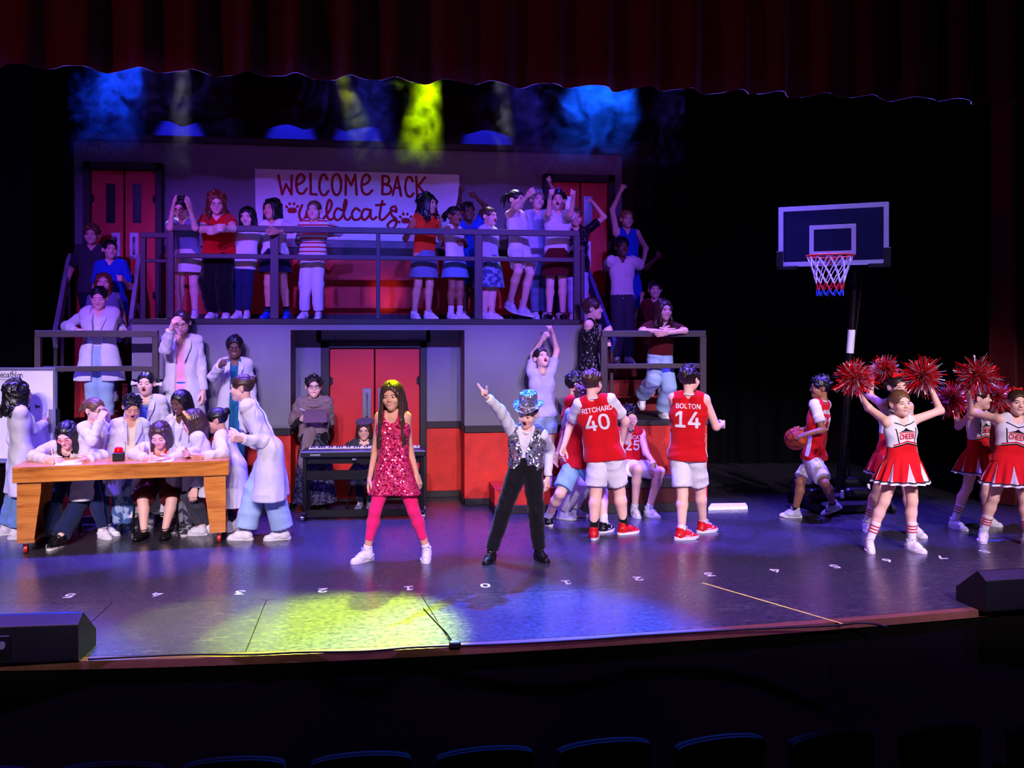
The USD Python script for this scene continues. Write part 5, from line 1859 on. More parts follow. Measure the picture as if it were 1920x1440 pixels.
boardscript('Decathlon', -7, 707, .064)
part(wbt, 'underline', box(pxx(-10), pxx(24), -.0018, 0, EYE - (711.5 - VH) / FPX * D, EYE - (710.8 - VH) / FPX * D), ink)
boardscript('tion', 66, 763, .036)

# keyboard on its wheeled stand
kl_, kr_ = c2w(on_floor(568, 976)), c2w(on_floor(794, 972))
kx = unit(kr_ - kl_)
ky = np.array([-kx[1], kx[0], 0])
KW = np.linalg.norm(kr_ - kl_)
kang = math.degrees(math.atan2(kx[1], kx[0]))
kz = lambda py: EYE - (py - VH) / FPX * 9.3
ks = thing('keyboard_stand', 'black wheeled keyboard stand of flat panels in front of the red doors', 'stand', kl_, kang)
for x in (0, KW - .035):
    part(ks, 'side_post', box(x, x + .035, 0, .06, .06, kz(858), .003), darksteel)
    part(ks, 'side_post', box(x, x + .035, .3, .34, .06, kz(858), .003), darksteel)
    part(ks, 'foot', box(x - .005, x + .04, -.06, .42, .05, .085, .004), darksteel)
for z0, z1, y in ((kz(871), kz(858), .03), (kz(901), kz(883), .012), (kz(971), kz(957), .012)):
    part(ks, 'cross_panel', box(.035, KW - .035, y, y + .02, z0, z1, .003), darksteel)
for x in (-.0, KW):
    for y in (-.04, .39):
        c = part(ks, 'caster', cat([trimesh.creation.cylinder(.006, .05, 10, transform=frame((x, y, .07), (1, 0, 0), (0, 1, 0), (0, 0, 1))), box(x - .024, x + .024, y - .026, y + .026, .022, .05, .008)]), steel)
        wh = trimesh.creation.cylinder(.026, .03, 20)
        wh.apply_transform(frame((x, y, .026), (0, 1, 0), (0, 0, 1), (1, 0, 0)))
        part(c, 'wheel', wh, steel)
kb = thing('keyboard', 'black electric piano on the wheeled stand in front of the red doors', 'keyboard', kl_ + ky * -.03 + np.array([0, 0, kz(858) + .001]), kang)
kh = kz(846) - kz(858)
part(kb, 'case', box(-.02, KW + .02, .0, .33, 0, kh, .008), mat('keyboard_black', (.05, .05, .06), rough=.45, var=.1))
part(kb, 'trim_strip', box(-.018, KW + .018, -.004, .002, kh - .014, kh - .004), alu)
part(kb, 'top_panel', box(.0, KW, .01, .16, kh, kh + .006, .002), mat('panel_blue_black', (.06, .06, .10), rough=.3, var=.1))
nk = 44
kwid = (KW - .08) / nk
for k in range(nk):
    x = .04 + k * kwid
    part(kb, 'white_key', box(x + .0006, x + kwid - .0006, .165, .31, kh + .001, kh + .014, .001), mat('key_white', (.92, .92, .90), rough=.3, var=.01))
for k in range(nk - 1):
    if k % 7 in (0, 1, 3, 4, 5):
        x = .04 + (k + 1) * kwid
        part(kb, 'black_key', box(x - .006, x + .006, .165, .255, kh + .014, kh + .024, .001), blackm)
tm = meshkit.text_mesh('ADAGIO', .017, .001, True)
tm.vertices[:, 0] *= 1.1
tm.apply_transform(frame((.075, -.0012, .02), (1, 0, 0), (0, 0, 1), (0, -1, 0)))
part(kb, 'lettering', tm, mat('print_white', (.85, .85, .85), rough=.5, var=0))
part(kb, 'cable_socket', box(.5, .54, -.004, .004, -.03, -.012), alu)
# piano stool
sp = c2w(on_floor(684, 951))
t = thing('piano_stool', 'black folding stool behind the keyboard', 'stool', sp)
part(t, 'seat', box(-.17, .17, -.13, .15, .25, .31, .02), blackm)
for sx in (-1, 1):
    part(t, 'leg', tube([(sx * .13, -.1, .26), (sx * .2, -.1, .0)], .012, 8), darksteel, smooth=40)
    part(t, 'leg', tube([(sx * .13, .12, .26), (sx * .2, .12, .0)], .012, 8), darksteel, smooth=40)
    part(t, 'brace', tube([(sx * .17, -.1, .13), (sx * .17, .12, .13)], .008, 8), darksteel, smooth=40)

# basketball hoop
hb = c2w(on_floor(1574, 955))
ht = thing('basketball_hoop', 'portable basketball hoop with clear backboard, red rim and black weighted base', 'basketball hoop', hb)
nrm_a = math.radians(-31)                       # the way the board looks, from straight at the audience
n_ = np.array([math.sin(nrm_a), -math.cos(nrm_a), 0])
sd_ = np.array([-n_[1], n_[0], 0])
BD = 9.45
tl_, tr2 = c2w(ray(1478, 393, BD + .2)), c2w(ray(1644, 380, BD - .25))
bc = (c2w(ray(1561, 441, BD))) - hb
bw, bh = 1.09, .64
up_ = np.array([0, 0, 1.0])
if sd_ @ (tr2 - tl_) < 0:
    sd_ = -sd_
BT = frame(bc, sd_, n_ * 1.0, up_)
tf = lambda m: (m.apply_transform(BT), m)[1]
acr = usdkit.material(stage, '/World/Looks/acrylic', {'t': ('transparent_bsdf', {'color': (.55, .58, .75)}), 'g': ('glossy_bsdf', {'roughness': .12, 'color': (.9, .9, .95)}), 'f': ('fresnel', {'IOR': 1.45}), 'd': ('diffuse_bsdf', {'color': (.05, .06, .16)}), 'm0': ('mix_closure', {'fac': .35}), 'm': ('mix_closure', {})},
                     [('t.BSDF', 'm0.closure1'), ('d.BSDF', 'm0.closure2'), ('m0.closure', 'm.closure1'), ('g.BSDF', 'm.closure2'), ('f.fac', 'm.fac')], surface='m.closure')
part(ht, 'backboard', tf(box(-bw / 2, bw / 2, -.01, .01, -bh / 2, bh / 2, .003)), acr)
wl_ = mat('white_line', (.86, .86, .90), rough=.5, var=.03)


def frm(w, h, t, y0, y1, zc=0):
    return cat([box(-w / 2, w / 2, y0, y1, zc + h / 2 - t, zc + h / 2), box(-w / 2, w / 2, y0, y1, zc - h / 2, zc - h / 2 + t), box(-w / 2, -w / 2 + t, y0, y1, zc - h / 2 + t, zc + h / 2 - t), box(w / 2 - t, w / 2, y0, y1, zc - h / 2 + t, zc + h / 2 - t)])


part(ht, 'border_line', tf(frm(bw - .004, bh - .004, .05, .0105, .0135)), wl_)
part(ht, 'target_square', tf(frm(.46, .32, .045, .0105, .0135, -.05)), wl_)
part(ht, 'back_frame', tf(cat([frm(bw, bh, .025, -.04, -.011), box(-.2, -.16, -.04, -.012, -bh / 2, bh / 2), box(.16, .2, -.04, -.012, -bh / 2, bh / 2)])), darksteel)
for s in (-1, 1):
    part(ht, 'corner_pad', tf(cat([box(s * (bw / 2 - .05), s * (bw / 2 + .02), -.03, .03, -bh / 2 - .03, -bh / 2 + .17, .006), box(s * (bw / 2 - .2), s * (bw / 2 + .02), -.03, .03, -bh / 2 - .03, -bh / 2 + .012, .006)])), blackm)
rim_c = bc + n_ * .36 - up_ * (bh / 2 - .075)
a = np.linspace(0, 2 * PI, 48, endpoint=False)
rim = part(ht, 'rim', tube(rim_c + .228 * (np.cos(a)[:, None] * sd_ + np.sin(a)[:, None] * n_), .0095, 10, closed=True), mat('rim_orange', (.90, .22, .10), rough=.4, var=.03), smooth=True)
part(ht, 'rim_bracket', cat([obox(rim_c - n_ * .225 - up_ * .01, rim_c - n_ * .36 - up_ * .01, .13, .02), obox(rim_c - n_ * .355 - up_ * .06, rim_c - n_ * .355 + up_ * .03, .02, .15, n_)]), mat('rim_orange', 0))
rings = [(0, .222), (.1, .185), (.19, .155), (.27, .135), (.34, .125), (.4, .13)]
nc = 12
cols = ('white', 'white', 'white', 'red', 'blue')
for lv in range(5):
    (z0, r0), (z1, r1) = rings[lv], rings[lv + 1]
    ms = []
    for k in range(nc):
        for s in (-1, 1):
            a0 = (k + .5 * (lv % 2)) * 2 * PI / nc
            a1 = a0 + s * PI / nc
            q = [rim_c - up_ * (z0 + (z1 - z0) * t) + (r0 + (r1 - r0) * t) * (math.cos(a0 + (a1 - a0) * t) * sd_ + math.sin(a0 + (a1 - a0) * t) * n_) for t in np.linspace(0, 1, 4)]
            ms.append(tube(q, .0052, 5))
    part(rim, 'net_band', cat(ms), cloth('net_' + cols[lv], COL[cols[lv]]), smooth=True)
pole = [np.array([0, 0, .1]), (c2w(ray(1605, 500, BD + .42)) - hb)]
pm = mat('pole_black', (.07, .07, .08), rough=.3, metal=.4, var=.05)
part(ht, 'pole', tube([pole[0], pole[0] * .5 + pole[1] * .5], .046, 14), pm, smooth=40)
part(ht, 'pole', tube([pole[0] * .52 + pole[1] * .48, pole[1]], .038, 14), pm, smooth=40)
part(ht, 'pole_label', tube([pole[0] * .37 + pole[1] * .63, pole[0] * .27 + pole[1] * .73], .0395, 14), paperm, smooth=40)
part(ht, 'extension_arm', cat([obox(pole[1], bc - n_ * .04 + up_ * .15, .04, .04), obox(pole[1] - up_ * .25, bc - n_ * .04 - up_ * .2, .04, .04), obox(pole[1] - up_ * .5 + n_ * -.05, pole[1] + up_ * .12, .03, .05, n_)]), pm)
part(ht, 'actuator', tube([pole[0] * .35 + pole[1] * .65 + (.07, .05, 0), pole[1] + (.1, .03, .0)], .014, 8), pm, smooth=40)
for s in (-1, 1):
    part(ht, 'base_brace', tube([pole[0] * .68 + pole[1] * .32, np.array([.36 * (s > 0) + .12 * s * (s < 0), .42, .12])], .014, 8), pm, smooth=40)
bm_ = mat('base_plastic', (.045, .045, .055), rough=.4, var=.1)
part(ht, 'base', cat([box(-.36, .5, -.28, .55, .0, .13, .03), box(-.25, .4, -.16, .45, .12, .2, .03)]), bm_)
for k, (x, y) in enumerate(((-.2, -.12), (.22, -.12), (-.22, .2), (.3, .24))):
    m = trimesh.creation.capsule(.18, .075, count=[14, 18])
    m.apply_transform(frame((x - .09, y, .19 if k < 2 else .25), (0, 0, 1), (0, 1, 0), (1, 0, 0)))
    sb = part(ht, 'sandbag', m, mat('bag_black', (.03, .03, .035), rough=.3, var=.1), smooth=True)
    part(sb, 'strap', box(x + .12, x + .15, y - .08, y - .05, .15, .24, .006), paperm)
for x in (-.3, .44):
    wh = trimesh.creation.cylinder(.05, .04, 20)
    wh.apply_transform(frame((x, -.29, .05), (0, 1, 0), (0, 0, 1), (1, 0, 0)))
    part(ht, 'wheel', wh, blackm)

# white board lying on the floor
fb = [c2w(on_floor(*p)) for p in ((1328, 957), (1402, 955), (1398, 948), (1334, 949))]
solo('foam_board', extr(Polygon([p[:2] for p in fb]), .03, frame((0, 0, .001), (1, 0, 0), (0, 1, 0), (0, 0, 1))), paperm, 'white board lying flat on the floor right of the stair', 'board')

# position numbers taped on the floor
tape = mat('tape_white', (.80, .82, .78), rough=.6, var=.05)
marks = [('5', 130, 1117), ('4', 294, 1115), ('3', 450, 1111), ('2', 605, 1107), ('1', 766, 1103), ('0', 910, 1098), ('1', 1062, 1092), ('2', 1197, 1085), ('3', 1330, 1077), ('4', 1454, 1070), ('5', 1565, 1062), ('6', 1664, 1051), ('7', 1764, 1045), ('8', 1846, 1034)]
for tx_, px, py in marks:
    m = meshkit.text_mesh(tx_, .1, .001, True)
    m.vertices[:, :2] -= m.bounds.mean(0)[:2]
    q = c2w(on_floor(px, py))
    m.apply_transform(frame(q + (0, 0, .0005), (-1, 0, 0), (0, -1, 0), (0, 0, 1)))
    lab = 'white taped number zero on the floor at stage centre' if tx_ == '0' else 'white taped number %s on the floor, %s of the zero, in the curved row' % (dict(zip('12345678', 'one two three four five six seven eight'.split()))[tx_], 'left' if px < 900 else 'right')
    solo('position_mark', m, tape, lab, 'floor mark')
for px, py, lab in ((1862, 1014, 'short blue tape strip on the floor beside the rightmost cheerleader'),):
    q = c2w(on_floor(px, py))
    solo('tape_strip', box(q[0] - .09, q[0] + .09, q[1] - .012, q[1] + .012, .0005, .0015), mat('tape_blue', (.2, .35, .95), rough=.6), lab, 'tape')

a_, b_ = c2w(on_floor(1312, 1093)), c2w(on_floor(1578, 1171))
solo('tape_line', obox(a_ + (.02, 0, .001), b_ + (.02, 0, .001), .018, .001), mat('tape_yellow', (.85, .82, .35), rough=.6), 'long thin yellow tape line running to the front edge right of centre', 'tape')

# cable and plug along the edge
cp = [(165, 1236), (260, 1231), (360, 1227), (470, 1227), (560, 1223), (680, 1221), (770, 1214), (850, 1211), (960, 1207), (1090, 1200), (1200, 1192), (1330, 1184), (1440, 1178), (1560, 1173), (1610, 1168), (1640, 1170), (1665, 1177)]
cw = [c2w(on_floor(px, py, .012)) for px, py in cp]
cw = cubic(np.array(cw), 8)
solo('cable', tube(cw, .007, 6), blackm, 'thin black cable lying along the curved front edge of the stage', 'cable', smooth=True)
q = c2w(on_floor(853, 1214))
pb = thing('plug_box', 'small black plug box on the cable at the stage edge', 'plug box', q)
part(pb, 'body', box(-.035, .035, -.02, .03, 0, .035, .006), blackm)
part(pb, 'lead', tube([(0, .03, .012), (-.03, .25, .008), (-.09, .5, .006), (-.16, .8, .006)], .005, 6), blackm, smooth=True)


# monitor wedges at the two ends of the apron
def wedge(lab, right_end, length, flip, rz):
    t = thing('stage_monitor', lab, 'speaker', right_end, rz)
    prof = Polygon([(0, 0), (0, .22), (.08, .27), (.3, .1), (.3, 0)]).buffer(-.012).buffer(.012, quad_segs=3)
    part(t, 'cabinet', extr(prof, length, frame((0, 0, 0), (0, 1, 0), (0, 0, 1), (1, 0, 0))), mat('monitor_black', (.045, .045, .055), rough=.45, var=.15, bump=.2, bscale=200))
    x0 = length * .55
    part(t, 'jack_panel', box(x0 - .12, x0 + .12, -.008, .004, .06, .17, .004), darksteel)
    for k in range(3):
        part(t, 'socket', trimesh.creation.cylinder(.022, .012, 18, transform=frame((x0 - .075 + .075 * k, -.009, .115), (1, 0, 0), (0, 0, 1), (0, -1, 0))), alu if k else blackm)
    part(t, 'grille', obox((.04, .1, .258), (length - .04, .1, .258), .02, .01), blackm)
    return t


q = c2w(on_floor(150, 1238))
wedge('black floor monitor speaker at the left end of the stage edge', q + (-1.1, .0, 0), 1.1, 0, -1.5)
q = c2w(on_floor(1852, 1151))
wedge('black floor monitor speaker at the right end of the stage edge', q + (.0, .02, 0), .8, 0, 4)

# front row of auditorium seats
seatm = mat('seat_cloth', (.045, .05, .04), rough=.95, var=.1, spec=.05)
first = None
for k, (px, py) in enumerate(((-30, 1441), (207, 1432), (438, 1423), (677, 1414), (909, 1404), (1134, 1389), (1350, 1382), (1560, 1372), (1764, 1362), (1960, 1350))):
    zs = -.06
    d = FPX * (EYE - zs) / (py - VH)
    q = c2w(ray(px, py, d))
    rz = -math.degrees(math.atan2(1, 9)) * 0 + (px - 600) / 1400 * 12
    lab, grp = 'black upholstered auditorium seat, %s from the left in the front row' % ('first', 'second', 'third', 'fourth', 'fifth', 'sixth', 'seventh', 'eighth', 'ninth', 'tenth')[k], 'front row auditorium seats'
    if first is None:
        t = first = thing('auditorium_seat', lab, 'seat', (q[0], q[1], -1.0), rz, grp)
        xs = np.linspace(-1, 1, 15)
        top = [(x * .235, .94 - .018 * x * x - .012 * abs(x) ** 6) for x in xs]
        pl = Polygon(top + [(.215, .42), (-.215, .42)]).buffer(-.02).buffer(.02, quad_segs=4)
        part(t, 'backrest', extr(pl, .05, frame((0, .03, 0), (1, 0, 0), (0, 0, 1), (0, -1, 0))), seatm)
        part(t, 'piping', tube([(x * .228, .005, z - .004) for x, z in zip(xs, [p[1] for p in top])], .009, 6), seatm, smooth=True)
        part(t, 'seat_cushion', box(-.21, .21, .04, .16, .3, .72, .02), seatm)
        part(t, 'stand', cat([box(-.255, -.235, -.05, .2, 0, .6, .004), box(.235, .255, -.05, .2, 0, .6, .004)]), darksteel)
    else:
        r = thing('auditorium_seat', lab, 'seat', (q[0], q[1], -1.0), rz, grp)
        r.GetReferences().AddInternalReference(first.GetPath())
        r.SetInstanceable(True)


# basketball
def basketball(c, r):
    t = thing('basketball', 'orange basketball held by the boy in front of the hoop', 'basketball', c)
    part(t, 'ball', trimesh.creation.icosphere(4, r), mat('ball_orange', (.80, .30, .10), rough=.55, var=.08, bump=.4, bscale=220), smooth=True)
    a = np.linspace(0, 2 * PI, 48, endpoint=False)
    R_ = rot((1, .4, .2), 35)
    for q in (np.stack([np.cos(a), np.sin(a), a * 0], 1), np.stack([np.cos(a), a * 0, np.sin(a)], 1)):
        part(t, 'seam', tube(q * r @ R_.T, .0032, 5, closed=True), blackm, smooth=True)
    for s in (-1, 1):
        q = np.stack([np.cos(a), np.sin(a) * .62, s * (.45 + .33 * np.cos(2 * a))], 1)
        q /= np.linalg.norm(q, axis=1, keepdims=True)
        part(t, 'seam', tube(q * r @ R_.T, .0032, 5, closed=True), blackm, smooth=True)


foilred = mat('foil_red', (.85, .03, .09), rough=.25, metal=.5, var=.2, scale=30)
foilsil = mat('foil_silver', (.92, .84, .92), rough=.22, metal=.85, var=.1, scale=30)


def pompom(lab, c, r, seed, n=950):
    rg = np.random.default_rng(seed)
    t = thing('pompom', lab, 'pompom', c, group=None)
    for nm, m, k in (('red_strand', foilred, .62), ('silver_strand', foilsil, .38)):
        Vs, Fs = [], []
        cnt = int(n * k)
        for s in range(cnt):
            d = unit(rg.normal(0, 1, 3))
            w = unit(np.cross(d, rg.normal(0, 1, 3)))
            L = r * rg.uniform(.6, 1.05)
            bend = rg.normal(0, .4, 3) - (0, 0, .14)
            for q in range(4):
                x = q / 3
                p = d * (.02 + L * x) + bend * L * x * x * .5
                tw = rot(d, rg.uniform(-40, 40) * x) @ w
                Vs += [p - tw * .0042, p + tw * .0042]
            b = len(Vs) - 8
            for q in range(3):
                Fs += [[b + 2 * q, b + 2 * q + 1, b + 2 * q + 3], [b + 2 * q, b + 2 * q + 3, b + 2 * q + 2]]
        part(t, nm, trimesh.Trimesh(np.array(Vs), np.array(Fs), process=False), m, kind='stuff')
    part(t, 'handle', tube([(0, 0, -.03), (0, 0, .03)], .018, 10), mat('handle_black', (.05, .05, .05)), smooth=True)

# ---------------------------------------------------------------- the cast
P = person
COAT = ('coat', 'coat')
chair('chair', 'black stacking chair under the seated girl in glasses', *c2w(ray(127, 700, 8.8))[:2], -3)
chair('chair', 'black stacking chair under the seated girl in the red dress', *c2w(ray(298, 700, 8.85))[:2], 4)

# lab coats
P('girl with long wavy black hair in a lab coat writing on the whiteboard', H=1.52, yaw=128, feet=((30, 1010), (12, 1002)), head=(36, 737), hip=(40, 853), er=(64, 806, 1), wr=(84, 793, 1), skin='olive', hand=('hold', 'relaxed'),
  hair=('curly', 'black', dict(ln=.25, vol=1.15)), wear=[('top', 'grey', dict(sl=.3)), ('trousers', 'jean', dict(o=.015, o2=.045)), ('coat', 'coat', dict(hem=-.36))])
b = P('seated girl in glasses and lab coat writing at the left end of the table', H=1.52, yaw=3, feet=((104, 1021), (113, 1025)), head=(125, 815, .22), hip=(125, 897, .55), hp=32, er=(62, 856, -1), wr=(90, 862, -1), el=(193, 855, -1), wl=(164, 864, -1),
  kr=(98, 941, -1), kl=(150, 941, -1), hand=('hold', 'flat'), skin='pale', eyes='shut', hair=('bob', 'black', dict(ln=.19)), shoe=('sneaker', 'black', 'offwhite', 'black'), footyaw=(10, -10),
  wear=[('top', 'black', dict(sl=.3)), ('trousers', 'darkjean', dict(o2=.05)), ('coat', 'coat', dict(hem=-.16)), ('glasses', 'red')])
hr_ = b.root + b.J['hdr']
pen('wooden pencil in the hand of the seated girl in glasses', c2w(hr_ + (.015, -.04, -.03)), c2w(hr_ + (-.03, .02, .12)))
P('girl in lab coat adjusting her glasses with both hands behind the table', H=1.37, yaw=68, feet=((192, 1008), (199, 1003)), head=(178, 769), hip=(171, 872), hp=6, er=(172, 826, -1), wr=(188, 788, 1), el=(196, 824, 1), wl=(202, 787, -1), hand=('hold', 'hold'), hair=('pony', 'lightbrown', dict(ln=.12)),
  wear=[('top', 'offwhite', dict(sl=.3)), ('trousers', 'darkjean', {}), ('coat', 'coat', {}), ('glasses',)])
P('child with short dark fringe and cream shirt in a lab coat looking down', H=1.37, yaw=32, feet=((222, 999), (236, 998)), head=(247, 763), hip=(238, 872), hp=28, skin='tan', face='open', eyes='shut', hair=('short', 'black', dict(vol=1.2)), shoe=('sneaker', 'navy', 'navy'),
  wear=[('top', 'cream', dict(sl=.3)), ('trousers', speckled('jean_patch', (.25, .35, .55), (.6, .68, .8), 14), dict(o2=.03)), ('coat', 'coat', dict(hem=-.3))])
P('girl with white bows over both ears singing with closed eyes in a lab coat', H=1.54, yaw=8, feet=((262, 985), (282, 985)), head=(274, 719), face='open', eyes='shut', skin='fair', hair=('bun', 'black', {}),
  wear=[('top', 'skyblue', dict(sl=.3)), ('trousers', 'jean', {}), ('coat', 'coat', {}), ('bow', 'white', dict(at=(-.1, .02, .0), s=.8)), ('bow', 'white', dict(at=(.1, .03, -.01), s=.8))])
b = P('seated girl in a red dress and lab coat writing at the middle of the table', H=1.55, yaw=4, feet=((270, 1010), (310, 1008)), head=(300, 815, .1), hip=(298, 893, .4), hp=30, er=(252, 852, -1), wr=(274, 861, -1), el=(345, 850, -1), wl=(316, 862, -1),
  kr=(268, 938, -1), kl=(322, 938, -1), hand=('hold', 'flat'), skin='fair', eyes='shut', face='smile', hair=('long', 'brown', dict(ln=.15)), shoe=('heel', 'black', 'black'),
  wear=[('top', 'red', dict(sl=.1, sleeveless=True, scoop=.03)), ('trousers', 'maroon', dict(end=.49, o=.022, o2=.05, name='dress_skirt')), ('coat', 'coat', dict(hem=-.36, flare=.1, open_=.075, openlow=.12))])
hr_ = b.root + b.J['hdr']
pen('wooden pencil in the hand of the girl in the red dress', c2w(hr_ + (.015, -.04, -.03)), c2w(hr_ + (-.02, .02, .12)))
P('smiling girl with long thin black braids in a lab coat leaning over the table', H=1.42, yaw=-22, feet=((343, 996), (358, 1000)), head=(339, 754), hip=(347, 868), hp=18, skin='dark', face='smile', hair=('braids', 'black', dict(ln=.34)), shoe=('sneaker', 'slate', 'offwhite'),
  wear=[('top', 'white', dict(sl=.3)), ('trousers', speckled('camo', (.2, .2, .25), (.5, .5, .55), 12), dict(o2=.03)), ('coat', 'coat', {})])
P('girl with long brown hair and yellow headband bending over the table', H=1.42, yaw=-70, feet=((376, 1003), (390, 1000)), head=(360, 790), hip=(395, 880), hp=22, skin='fair', face='open', hair=('long', 'brown', dict(ln=.27)), wr=(352, 850, -1), er=(372, 846, -1),
  wear=[('top', 'white', dict(sl=.3)), ('trousers', 'slate', {}), ('coat', 'coat', dict(hem=-.25)), ('headband', 'yellow')])
P('dark haired girl in lab coat leaning on the right end of the table', H=1.47, yaw=-82, feet=((423, 997), (440, 993)), head=(406, 788), hip=(442, 878), hp=14, skin='tan', face='smile', hair=('bun', 'black', {}), er=(408, 848, 1), wr=(374, 853, 1), el=(418, 850, -1), wl=(378, 857, -1), hand=('fist', 'fist'),
  wear=[('top', 'white', dict(sl=.3)), ('trousers', 'navy', {}), ('coat', 'coat', dict(hem=-.36))])
P('tall woman in lab coat and wide pale jeans standing at the right of the table', H=1.62, yaw=-82, feet=((460, 1012), (530, 1011)), head=(453, 727), hip=(508, 846), hy=-84, hp=6, er=(482, 832, 1), wr=(447, 818, 1), el=(497, 838, -1), wl=(452, 824, -1), hand=('fist', 'fist'), hair=('bun', 'brown', {}),
  wear=[('top', 'green', dict(sl=.3)), ('trousers', 'lightjean', dict(o=.018, o2=.07)), ('coat', 'coat', dict(hem=-.4, flare=.05))])
P('girl touching her round glasses in an open lab coat over a pink shirt', H=1.64, yaw=10, Y=9.85, z0=.5, feet=((331,), (350,)), head=(341, 605), hp=18, er=(310, 654, -1), wr=(321, 616, -1), hand=('hold', 'relaxed'), hair=('pony', 'brown', dict(ln=.14)), hi=False,
  wear=[('top', 'pink', dict(sl=.3, hem=-.03)), ('trousers', 'teal', dict(o2=.03)), ('coat', 'coat', dict(hem=-.4, openlow=.05)), ('glasses',)])
P('girl with pinned up braids, glasses and blue shirt raising a fist', H=1.42, yaw=14, Y=9.85, z0=.5, feet=((430,), (450,)), head=(440, 651), hp=8, er=(400, 706, -1), wr=(413, 686, -1), hand=('fist', 'relaxed'), skin='dark', face='smile', hair=('bun', 'black', dict(vol=1.5)), hi=False,
  wear=[('top', 'teal', dict(sl=.3)), ('trousers', 'teal', {}), ('coat', 'coat', dict(hem=-.36)), ('glasses',)])
P('girl in lab coat holding the railing of the left landing', H=1.47, yaw=6, Y=9.93, z0=LZ, feet=((176,), (200,)), head=(186, 558), hy=14, hp=16, er=(126, 612, 1), wr=(142, 622, -1), el=(224, 608, 1), wl=(231, 621, -1), hand=('grip', 'grip'), eyes='shut', hair=('bun', 'black', {}), hi=False,
  wear=[('top', 'white', dict(sl=.3, hem=.03)), ('trousers', 'lightjean', dict(o=.015, o2=.04)), ('coat', 'coat', dict(hem=-.3, o=.034))])

# left stair
P('curly haired boy in a dark shirt at the top of the left stair', H=1.54, yaw=14, Y=11.52, z0=LZ + .1858 * 4, feet=((166,), (183,)), head=(172, 441), er=(134, 505, 1), wr=(123, 538, -1), hair=('tousled', 'lightbrown', dict(vol=1.25)), hi=False, hand=('grip', 'relaxed'),
  wear=[('top', 'slate', dict(sl=.45, hem=-.1)), ('trousers', 'navy', {})])
P('girl in a bright blue shirt on the left stair below the curly haired boy', H=1.5, yaw=10, Y=11.33, z0=LZ + .1858 * 3, feet=((206,), (224,)), head=(206, 468), hy=38, el=(243, 538, 1), wl=(231, 526, -1), hair=('pony', 'black', dict(ln=.2)), hi=False, hand=('relaxed', 'fist'),
  wear=[('top', 'blue', dict(sl=.45, hem=-.16, flare=.03)), ('trousers', 'navy', {})])
P('girl with long reddish hair hidden behind the lab coat girl on the left stair', H=1.45, yaw=22, Y=10.95, z0=LZ + .1858, feet=((197,), (214,)), head=(194, 530), el=(229, 588, 1), wl=(237, 625, -1), hair=('long', 'red', dict(ln=.2)), hi=False,
  wear=[('top', 'greyblue', dict(sl=.35, hem=-.1)), ('trousers', 'navy', {})])

# upper deck
DK = dict(z0=DECK, hi=False)
YF = YW + .36
P('child in dark glasses holding their head, elbows on the deck railing', H=1.5, yaw=2, Y=YF, feet=((337,), (366,)), head=(340, 390, -.16), hip=(352, 478), hp=22, er=(319, 427, -1), wr=(324, 392, -1), el=(366, 427, -1), wl=(357, 394, -1), hand=('flat', 'flat'), hair=('short', 'black', {}),
  wear=[('skirt', 'offwhite', dict(ln=.2, flare=.05)), ('top', 'greyblue', dict(sl=.4, hem=-.13)), ('glasses',)], **DK)
P('person with long wavy red hair and glasses in a red shirt at the railing', H=1.58, yaw=4, Y=YF, feet=((401,), (424,)), head=(406, 381, -.1), hip=(412, 478), hy=18, hp=14, er=(379, 430, -1), wr=(402, 428, -1), el=(437, 428, -1), wl=(408, 432, -1), build=1.2, hair=('curly', 'red', dict(ln=.2, vol=1.15)), hand=('hold', 'hold'),
  wear=[('trousers', 'black', dict(o=.014, o2=.05)), ('top', 'red', dict(sl=.36, hem=-.06)), ('glasses', 'tan')], **DK)
P('small girl with straight black hair, white shirt and jeans at the deck railing', H=1.33, yaw=0, Y=YF, feet=((447,), (463,)), head=(464, 406), hp=12, er=(436, 454, 1), wr=(452, 433, -1), el=(487, 460, 1), wl=(474, 433, -1), hand=('grip', 'grip'), hair=('long', 'black', dict(ln=.13)),
  wear=[('trousers', 'darkjean', {}), ('top', 'white', dict(sl=.4, hem=-.15))], **DK)
P('child with loose black curls and navy skirt looking aside at the deck railing', H=1.42, yaw=-6, Y=YF, feet=((503,), (538,)), head=(510, 393), hy=-24, er=(497, 452, 1), wr=(500, 433, -1), el=(547, 432, -1), wl=(520, 434, -1), hand=('grip', 'flat'), skin='tan', hair=('curly', 'black', dict(ln=.14)), shoe=('sneaker', 'blue', 'blue'), sock=('black', .9),
  wear=[('skirt', 'navy', dict(ln=.22, flare=.05)), ('top', 'white', dict(sl=.45, hem=-.02))], **DK)
P('child in a red and white striped sweater and white trousers at the deck railing', H=1.38, yaw=-2, Y=YF, feet=((571,), (597,)), head=(589, 395), er=(562, 452, 1), wr=(585, 438, -1), el=(636, 434, 1), wl=(604, 440, -1), hand=('grip', 'grip'), hair=('bun', 'lightbrown', {}),
  wear=[('trousers', 'white', dict(o2=.03)), ('top', stripes('sweater_stripes', COL['white'], (.75, .06, .10), .05, .3), dict(sl=.97, hem=-.06, o=.024, slo=.02)), ('collar', 'white', dict(r=.012))], **DK)
P('girl with big loose dark hair in an orange top raising both palms', H=1.42, yaw=40, Y=YF, feet=((777,), (803,)), head=(803, 383), hy=58, er=(760, 447, 1), wr=(770, 428, -1), el=(826, 447, -1), wl=(826, 422, -1), hand=('open', 'open'), face='smile', skin='tan', hair=('wild', 'black', dict(ln=.24, vol=1.4)),
  wear=[('skirt', 'greyblue', dict(ln=.27, flare=.03)), ('top', 'orange', dict(sl=.35, hem=.02))], **DK)
